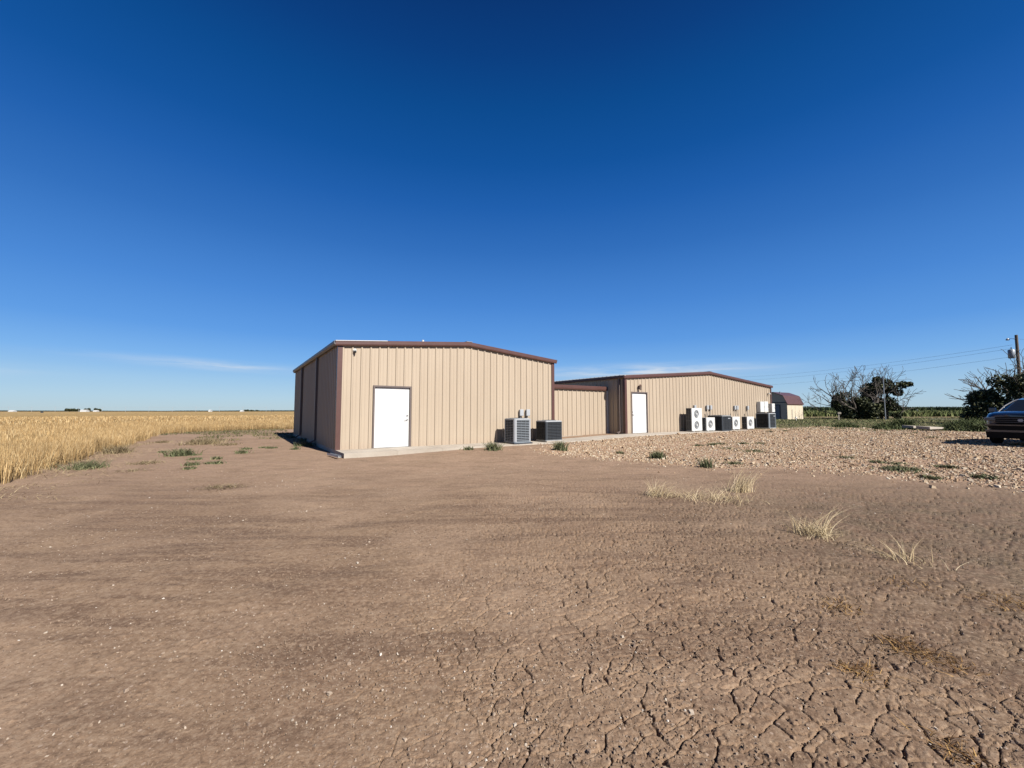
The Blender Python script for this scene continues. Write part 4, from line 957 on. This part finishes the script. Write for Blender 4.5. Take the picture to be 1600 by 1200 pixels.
# bush of tall weeds by the slabs
def weed_bush(label, x, y, r, h, n, seed, mt, group=None, name='bush', cat='bush'):
    rg = np.random.default_rng(seed); q = rg.normal(0, r*.45, (n, 2)); 
    o = blades(name, q[:,0], q[:,1], np.zeros(n), h*rg.uniform(.4,1,n)*np.exp(-(q**2).sum(1)/(r*r)), np.full(n, .03+h*.05), rg.uniform(.2,.9,n), mt, seed=seed, segs=3)
    o.location = (x, y, hz(x, y)); return tag(o, label, cat, group)
mt_bush = attr_mat('bush_leaf', [(0,(.045,.065,.018)),(.5,(.085,.115,.03)),(1,(.17,.19,.065))], .75, .3)
GBs = 'green bushes between the slabs and the car'
for i, (x, y, r, h, lab) in enumerate(((28.6,26.8,.9,.8,'low green bush right of the concrete slabs'),(29.4,25.6,.9,.95,'rounded green bush between the slabs and the car'),(30.0,24.0,.9,.85,'green bush nearest the front of the blue car'),(28.3,30.2,1.0,.9,'dark green bush behind the concrete slabs'),(25.6,28.6,.8,.6,'small green bush left of the concrete slabs'),(24.4,30.4,.9,.5,'spreading weed patch on the left of the slabs'),(31.5,28.5,1.2,1.0,'taller green bush behind the front bushes by the car'))):
    weed_bush(lab, x, y, r, h, 700, 100+i, mt_bush, GBs)

# ------------------------------------------------------------------ weeds and dry tufts
mt_weed = attr_mat('weed_leaf', [(0,(.07,.085,.04)),(.5,(.13,.145,.065)),(1,(.26,.25,.13))], .8, .25)
mt_dryw = attr_mat('dry_weed', [(0,(.13,.09,.05)),(.5,(.24,.185,.10)),(1,(.40,.32,.19))], .9, .2)
mt_tuft = attr_mat('dry_tuft_blade', [(0,(.38,.27,.14)),(.4,(.66,.51,.29)),(1,(.90,.74,.48))], .85, .25)
mt_rust = attr_mat('rust_litter', [(0,(.05,.025,.012)),(.5,(.20,.10,.035)),(1,(.58,.36,.14))], .9, .2)
def clump(label, x, y, r, h, n, mat, seed, lean=(.5,1.6), wd=.012, group=None, name='weed', cat='weed', leandir=None, spread=1, z=0):
    rg = np.random.default_rng(seed); q = rg.normal(0, r*.38, (n, 2))
    o = blades(name, q[:,0], q[:,1], np.full(n, -.01), h*rg.uniform(.35,1.1,n), np.full(n, wd)*rg.uniform(.6,1.4,n), rg.uniform(*lean, n), mat, seed=seed+1, segs=4, bend=.7, leandir=leandir, spread=spread)
    o.location = (x, y, hz(x, y)+z); return tag(o, label, cat, group)
WL = [(-11.88,14.23),(-10.47,13.21),(-10.13,13.25),(-9.11,12.01),(-8.6,12.17),(-7.82,11.14),(-8.05,11.14),(-8.26,10.81),(-7.81,10.16),(-8.92,13.8),(-9.81,15.42),(-9.55,16.09),(-9.11,15.81),(-8.93,17.46),(-7.87,15.16)]
WR = [(16.2,24.7),(20.83,23.31),(21.49,22.69),(23.26,23.96),(9.49,11.92),(9.5,10.87),(9.05,9.76),(9.75,10.6),(10.33,9.98),(8.67,8.68),(9.76,8.68),(18.46,17.55),(18.82,15.62),(19.72,19.56),(7.11,15.91),(7.76,16.22),(8.2,16.53),(7.69,14.81),(9.16,16.53),(9.8,16.53),(8.0,13.85),(5.88,11.08),(14.87,24.02),(22.16,28.0),(21.0,27.5)]
GL = 'small green weeds on the bare soil left of the near building'
GR_ = 'small green weeds scattered over the gravel'
for i, (x, y) in enumerate(WL):
    big = i in (1,)
    clump('largest green weed on the bare soil between wheat and building' if big else 'small flat green weed on the bare soil left of the near building', x, y, .42 if big else random.uniform(.14,.26), .26 if big else random.uniform(.07,.14), 420 if big else 130, mt_weed, 200+i, (.3,1.2), .03, None if big else GL)
for i, (x, y) in enumerate(WR):
    big = i in (6,)
    clump('widest dark green weed low on the gravel toward the right' if big else 'small low green weed growing among the gravel', x, y, .5 if big else random.uniform(.16,.34), .12 if big else random.uniform(.06,.12), 420 if big else 170, mt_weed, 300+i, (.5,1.8), .032, None if big else GR_)
clump('green weed at the front left of the pale grey condenser', -.63, 14.28, .30, .30, 300, mt_weed, 401, (.3,1.0), .03)
clump('tiny green weed at the sidewalk edge before the near wall', -1.50, 14.35, .2, .16, 120, mt_weed, 402, (.3,1.2), .03)
clump('upright green weed before the squat black condenser', 1.66, 14.45, .24, .34, 300, mt_weed, 403, (.2,.8), .03)
clump('round dark green weed at the left of the gravel', 4.32, 12.4, .22, .24, 300, mt_weed, 404, (.2,.9), .03)
clump('tall thin green weed at the near edge of the gravel', 4.85, 10.45, .20, .26, 160, mt_weed, 405, (.1,.9), .02)
clump('small green sprout left of the round gravel weed', 3.58, 13.83, .14, .12, 100, mt_weed, 406, (.2,.9), .025)
clump('wide grey-green dry grass clump on the bare soil near the wheat', -13.16, 17.8, .9, .26, 600, mt_dryw, 410, (.3,1.2), .022, name='grass_tuft', cat='grass tuft')
clump('olive grass clump at the end of the wheat edge straw', -10.5, 10.35, .45, .24, 420, mt_weed, 411, (.4,1.4), .018, name='grass_tuft', cat='grass tuft')
clump('pale bent grass clump leaning out of the wheat edge', -13.2, 14.0, .5, .34, 380, mt_dryw, 412, (.4,1.4), .02, name='grass_tuft', cat='grass tuft')
clump('brown dry weed patch below the wheat on the left', -9.84, 11.28, .5, .1, 220, mt_dryw, 413, (.8,2), .02, name='grass_tuft', cat='grass tuft')
clump('low dry straw patch on the soil in front of the weeds', -5.35, 7.72, .42, .09, 240, mt_dryw, 414, (1,2.5), .012, name='grass_tuft', cat='grass tuft')
clump('thin dry straw wisps left of the low straw patch', -8.9, 9.8, .5, .09, 120, mt_dryw, 415, (1,2.5), .012, name='grass_tuft', cat='grass tuft')
clump('small brown dead weed by the wheat edge corner', -15.6, 18.6, .4, .12, 200, mt_dryw, 416, (.6,1.6), .025, name='grass_tuft', cat='grass tuft')
clump('brown dry weed behind the green weeds on the soil', -11.7, 17.2, .5, .12, 240, mt_dryw, 417, (.6,1.6), .025, name='grass_tuft', cat='grass tuft')
clump('dark green weed against the shaded side of the near building', -8.4, 16.9, .45, .22, 300, mt_weed, 418, (.3,1), .03)
clump('green weed farther back along the shaded wall', -9.6, 19.6, .6, .22, 300, mt_weed, 419, (.3,1), .03)
def tuft(label, x, y, parts, seed):
    """several fans of long dry blades joined as one plant"""
    rg = np.random.default_rng(seed); P = [[] for _ in range(7)]
    X, Y_, H, W_, Ln, D = [], [], [], [], [], []
    for (dx, dy, r, h, n, l0, l1, dr, sp) in parts:
        q = rg.normal(0, r, (n, 2)); X.append(q[:,0]+dx); Y_.append(q[:,1]+dy); H.append(h*rg.uniform(.3,1.05,n)); W_.append(np.full(n, .0065)); Ln.append(rg.uniform(l0,l1,n)); D.append(dr + rg.normal(0, sp, n))
    c = np.concatenate; X = c(X)
    o = blades('grass_tuft', X, c(Y_), np.full(len(X), -.01), c(H), c(W_), c(Ln), mt_tuft, seed=seed, segs=6, bend=.9, leandir=c(D), spread=.001)
    o.location = (x, y, hz(x, y)); return tag(o, label, 'grass tuft', 'dry straw-coloured tufts on the cracked soil')
tuft('dry tuft with long blades sweeping right, nearest the camera of the standing tufts', 3.40, 4.80, [(0,0,.09,.20,230,.3,1.4,0,2.2),(.12,.02,.05,.40,38,1.0,1.6,.35,.22),(-.13,.05,.03,.30,16,.1,.4,2.6,.3),(.05,-.05,.08,.12,90,1,2.6,-.3,1.0)], 501)
tuft('upright feathery dry tuft behind the sweeping one', 3.98, 7.35, [(0,0,.10,.42,200,.25,1.0,.1,.6),(.08,0,.05,.50,26,.6,1.1,.15,.25)], 502)
tuft('flattened dry tuft curling at the left end of the straw', 2.38, 6.98, [(0,0,.10,.30,150,.6,2.2,-.2,.8),(-.06,.02,.02,.34,12,.2,.6,2.4,.5),(.25,-.1,.12,.16,120,1,2.6,-.2,1.0)], 503)
tuft('matted straw between the flattened and feathery tufts', 3.20, 6.65, [(0,0,.24,.24,190,.8,2.4,.3,1.6),(.2,-.1,.16,.12,110,1,3,-.3,1.6),(-.25,.1,.12,.2,60,1,2.4,.2,1)], 504)
tuft('sparse withered tuft spreading flat toward the right edge', 3.70, 3.98, [(0,0,.10,.16,60,.8,2.6,0,3),(-.15,.02,.03,.34,10,1.8,2.8,3.0,.3),(0,.02,.03,.26,14,.2,.9,1.4,.8)], 505)
GT = 'rusty brown leaf litter on the soil in the lower right corner'
for i, (x, y, r, n, lab) in enumerate(((2.34,3.05,.13,150,'small rusty litter patch, farthest up of the lower right ones'),(2.32,2.56,.12,200,'rusty litter clump in the middle of the lower right patches'),(2.42,2.40,.13,200,'rusty litter clump just below the middle one'),(1.87,2.32,.09,150,'small rusty litter clump left of the middle ones'),(3.60,3.12,.20,260,'long rusty litter streak at the right edge'),(1.83,1.80,.08,130,'rusty litter clump at the bottom edge'),(3.2,3.4,.2,140,'faint rusty litter near the long streak'))):
    clump(lab, x, y, r*1.5, .035, n, mt_rust, 600+i, (.6,3.5), .007, GT, 'leaf_litter', 'leaf litter', z=.006)

# ------------------------------------------------------------------ blue car
def build_car():
    phi = R(64); K = thing('parked_car', 'dark blue sport utility car parked on the gravel at the right edge', 'car', (0,0,0), 0)
    paint = Mat('blue_car_paint', (.008,.020,.050), .28, .3, .5); paint.b.inputs['Coat Weight'].default_value = .8; paint.b.inputs['Coat Roughness'].default_value = .05
    n_ = paint.noise(60, 3, .6); paint.rough(paint.math('ADD', paint.math('MULTIPLY', n_, .12), .22)); P = paint.m
    glass = Mat('dark_car_glass', (.008,.010,.013), .10, 0, .25).m
    chrome = worn('bumper_silver', (.13,.13,.14), .4, .3, .06, 6)
    lampg = Mat('headlamp_glass', (.07,.08,.09), .15, .1, .5).m
    st = [(0.0,.80,1.07,.34),(.06,.88,1.12,.31),(.22,.95,1.16,.28),(.6,.985,1.20,.24),(1.15,.995,1.22,.24),(1.4,1.0,1.19,.24),(2.6,1.0,1.20,.24),(3.8,1.0,1.20,.24),(4.6,.98,1.20,.26),(4.9,.93,1.17,.32),(5.0,.84,1.0,.42)]
    def prof(w, h, z0):
        half = [(0,h+.035),(w*.45,h+.03),(w*.80,h),(w*.93,h-.05),(w*.985,h-.15),(w,h-.32),(w*.985,.52),(w*.97,.40),(w*.93,z0+.03),(w*.86,z0),(0,z0)]
        return half + [(-x, z) for x, z in half[-2:0:-1]]
    b = MB(); ps = [prof(w_, h, z0) for y, w_, h, z0 in st]; n = len(ps[0]); vs = []
    for (y, *_), pr in zip(st, ps):
        for x, z in pr: vs.append((x, y + (.06*(x/1.0)**2*3 if y < .3 else 0) + (.10*max(0, z-.75) if y < .1 else 0), z))
    fs = [(i*n+j, i*n+(j+1)%n, (i+1)*n+(j+1)%n, (i+1)*n+j) for i in range(len(st)-1) for j in range(n)]
    b.add(vs, fs, True); b.add(vs[:n], [tuple(range(n))[::-1]], False); b.add(vs[-n:], [tuple(range(n))], False)
    body = b.build('body', P, K, bevel=.0)
    cuts = []
    for y in (.95, 3.95):
        c = MB(); c.tube([(-1.2, y, .37), (1.2, y, .37)], .43, 32); co = c.build('cut', P); cuts.append(co)
        m = body.modifiers.new('arch', 'BOOLEAN'); m.object = co; m.operation = 'DIFFERENCE'; m.solver = 'EXACT'
    bpy.context.view_layer.update()
    dg = bpy.context.evaluated_depsgraph_get(); me = bpy.data.meshes.new_from_object(body.evaluated_get(dg)); body.modifiers.clear(); body.data = me
    for c in cuts: bpy.data.objects.remove(c)
    # cabin
    cb = [(1.30,.86,.88,1.20,1.20),(2.15,.86,.66,1.20,1.68),(2.6,.86,.66,1.20,1.75),(3.9,.86,.66,1.20,1.73),(4.55,.85,.64,1.20,1.62),(4.90,.83,.78,1.18,1.19)]
    b = MB(); vs = []
    for y, wb, wt, zb, zt in cb: vs += [(wb,y,zb-.02),(wt,y,max(zb-.01,zt-.10)),(wt*.82,y,zt-.01),(0,y,zt+.02),(-wt*.82,y,zt-.01),(-wt,y,max(zb-.01,zt-.10)),(-wb,y,zb-.02)]
    n = 7; gl = MB(); gl.add(vs, [(i*n+j, i*n+j+1, (i+1)*n+j+1, (i+1)*n+j) for i in range(5) for j in (0,5)] + [(j, j+1, n+j+1, n+j) for j in range(1,5)] + [(4*n+j,4*n+j+1,5*n+j+1,5*n+j) for j in range(1,5)], True); gl.build('windows', glass, K)
    b.add([(x, y, z+.006) for x, y, z in vs], [(i*n+j, i*n+j+1, (i+1)*n+j+1, (i+1)*n+j) for i in range(1,4) for j in range(1,5)], True); b.build('roof', P, K)
    for sx in (-1, 1):
        b = MB(); b.tube([(sx*.87,1.28,1.19),(sx*.79,1.75,1.44),(sx*.665,2.18,1.63),(sx*.66,2.7,1.70),(sx*.66,3.9,1.68),(sx*.70,4.6,1.50)], [.022,.024,.026,.022,.022,.022], 8); b.build('pillar', chrome, K)
        for y in (2.75, 3.85):
            b = MB(); b.tube([(sx*.87,y,1.18),(sx*.675,y+.05,1.66)], .03, 6); b.build('door_post', M['black'], K)
        b = MB(); b.tube([(sx*.90,1.55,1.22),(sx*1.02,1.50,1.27)], .03, 6); b.box(sx*1.06-.09, sx*1.06+.09, 1.44, 1.56, 1.20, 1.36); b.build('mirror', P, K, bevel=.03)
        b = MB(); b.box(sx*.74-.17, sx*.74+.17, .0, .16, .88, 1.0); b.build('headlight', lampg, K, bevel=.03)
        for y in (.95, 3.95):
            b = MB(); b.tube([(sx*.74,y,.37),(sx*.76,y,.37),(sx*.96,y,.37),(sx*.98,y,.37)], [.33,.37,.37,.33], 32); wh = b.build('wheel', M['black'], K)
            b = MB(); b.disc((sx*.975,y,.37), (1,0,0), .24, .03, 24)
            for k in range(5): q = k*2*PI/5; b.tube([(sx*.99,y,.37),(sx*.99,y+.23*math.cos(q),.37+.23*math.sin(q))], .028, 6)
            b.build('rim', M['steel'], wh)
    b = MB(); b.box(-.62,.62,-.015,.06,.76,1.03); b.build('grille', M['black'], K, bevel=.03)
    for z in (.82,.89,.96):
        b = MB(); b.box(-.60,.60,-.028,-.012,z,z+.014); b.build('grille_bar', chrome, K)
    b = MB(); b.disc((0,-.03,.90), (0,1,0), .05, .02, 20); bd = b.build('emblem', M['light_grey'], K); bd.scale = (1.4,1,1); bd.location = (0,0,0)
    pts = [(-.93,.14),(-.80,.03),(-.5,-.045),(0,-.07),(.5,-.045),(.80,.03),(.93,.14)]
    for z0, z1 in ((.70,.745),(.47,.54)):
        b = MB(); k = len(pts); b.add([(x,y,z0) for x,y in pts]+[(x,y-.012,z1) for x,y in pts]+[(x,y+.08,z0) for x,y in pts]+[(x,y+.08,z1) for x,y in pts],
          [(i,i+1,k+i+1,k+i) for i in range(k-1)]+[(k+i,k+i+1,3*k+i+1,3*k+i) for i in range(k-1)]+[(2*k+i+1,2*k+i,i,i+1) for i in range(k-1)])
        b.build('bumper_bar', chrome, K)
    b = MB(); k = len(pts); b.add([(x*.86,y+.0,.542) for x,y in pts]+[(x*.94,y+.0,.698) for x,y in pts], [(i,i+1,k+i+1,k+i) for i in range(k-1)]); b.build('lower_intake', M['black'], K)
    b = MB(); k = len(pts); b.add([(x*.98,y+.02,.24) for x,y in pts]+[(x*.99,y-.002,.47) for x,y in pts]+[(x*.99,y+.10,.47) for x,y in pts], [(i,i+1,k+i+1,k+i) for i in range(k-1)]+[(k+i,k+i+1,2*k+i+1,2*k+i) for i in range(k-1)]); b.build('skirt', M['black'], K)
    b = MB(); b.box(-.9,.9,.35,4.6,.22,.30); b.build('underbody', M['black'], K)
    K.rotation_euler = (0, 0, -phi)
    # front left corner (local -x) at about (17.9, 15.6)
    c = Vector((math.cos(-phi), math.sin(-phi))); p = Vector((17.75, 15.7)) + c * .95
    K.location = (p.x, p.y, hz(p.x, p.y) + .05)
    return K
build_car()

# ------------------------------------------------------------------ far left horizon: farm, tree lines, power line
def far_left():
    m = Mat('far_tree_mass', (.05,.06,.04), .95, 0, .1); b_ = m.noise(.02, 4, .6, m.world()); m.color(m.ramp(b_, [(.35,(.040,.047,.034)),(.65,(.085,.085,.055))]))
    rg = np.random.default_rng(77); 
    n = 26000; x = rg.uniform(-3400, -300, n); y = rg.uniform(2300, 2420, n); hh = 5.5*(.5 + fbm(x*.004, y*0, 4, 3)) * rg.uniform(.6,1.1,n)
    o = blades('distant_treeline', x, y, np.zeros(n), hh, np.full(n, 9.0), rg.uniform(0,.3,n), attr_mat('far_tree_leaf', [(0,(.045,.055,.045)),(1,(.085,.095,.075))], .9, .1), seed=78, segs=2)
    tag(o, 'long thin dark line of trees along the far left horizon', 'woods', kind='stuff')
    G = 'trees at the far farmstead'
    D = 1000
    for i, (px, wd, h, lab) in enumerate(((-1.050, 15, 9, 'leftmost dark tree of the far farmstead'), (-1.036, 11, 8.5, 'dark far tree just left of the larger white farm roof'), (-1.009, 8, 9, 'narrow far tree right of the larger white farm roof'), (-.981, 13, 9.5, 'rounded far tree at the right end of the farmstead'),
              (-.632, 11, 6.5, 'low far tree beside the small white building on the horizon'), (-.618, 10, 5.5, 'low far tree between its two neighbours on the horizon'), (-.603, 10, 5.5, 'last low far tree before the near building'))):
        small_tree(lab, px*D*1.015, D, h, wd*.6, 700+i, G, 9)
    def house(label, px, w_, h, grp='far white farm buildings'):
        H = thing('farm_building', label, 'building', (px*D, D-10, 0), .1, grp); b = MB(); b.box(-w_/2, w_/2, 0, 9, 0, h); b.build('wall', M['white_metal'], H)
        b = MB(); b.add([(-w_/2-.4,-.4,h),(w_/2+.4,-.4,h),(w_/2+.4,4.5,h+1.8),(-w_/2-.4,4.5,h+1.8),(w_/2+.4,9.4,h),(-w_/2-.4,9.4,h)], [(0,1,2,3),(3,2,4,5),(1,4,2),(0,3,5)]); b.build('roof', M['white_metal'], H)
    house('far white farm building between dark trees', -1.023, 14, 3.2); house('low far white building right of the farm trees', -.995, 8, 2.2)
    house('far white building near the left edge', -1.196, 11, 2.0); house('tiny far white building midway along the horizon', -.722, 4, 3.2); house('tiny far white building by the low tree patch', -.646, 6, 1.8)
    # distribution line across the far field
    Dp = 640; pts = []
    first = None
    for k in range(13):
        px = -1.27 + k*.0565; X = px*Dp
        lab = 'thin far utility pole of the line across the wheat horizon'
        if first is None:
            first = thing('utility_pole', lab, 'utility pole', (X, Dp, 0), 0, 'far utility poles along the horizon')
            b = MB(); b.tube([(0,0,0),(0,0,8.2)], [.17,.12], 6); b.build('pole', M['light_grey'], first)
            b = MB(); b.box(-1.1,1.1,-.06,.06,7.6,7.75); b.build('crossarm', M['light_grey'], first)
        else: dup(first, (X, Dp, 0), 0, lab)
        pts.append(X)
    b = MB()
    for dz, dy in ((7.85, -.06),):
        for a, c in zip(pts[:-1], pts[1:]): b.tube([Vector((a + (c-a)*i/6, Dp, dz - .5*4*(i/6)*(1-i/6))) for i in range(7)], .07, 4, cap=False)
    tag(b.build('power_line', M['light_grey']), 'faint far wire strung along the poles over the wheat', 'wire')
    for X, Y, lab in ((-303, 267.7, 'small dark box standing in the far wheat on the left'), (-162, 330, 'small dark marker in the wheat below the far white building'), (-208.6,360,'left of two thin dark posts in the wheat by the near building'), (-206.8,360,'right of two thin dark posts in the wheat by the near building')):
        b = MB(); tall = Y == 360
        if tall: b.tube([(0,0,0),(0,0,2.9)], .14, 6)
        else: b.box(-.55,.55,-.4,.4,0,1.2); b.tube([(-.2,0,1.2),(-.2,0,1.45)], .1, 6)
        tag(b.build('field_post' if tall else 'irrigation_box', M['charcoal'], loc=(X, Y, 0)), lab, 'post' if tall else 'box')
far_left()
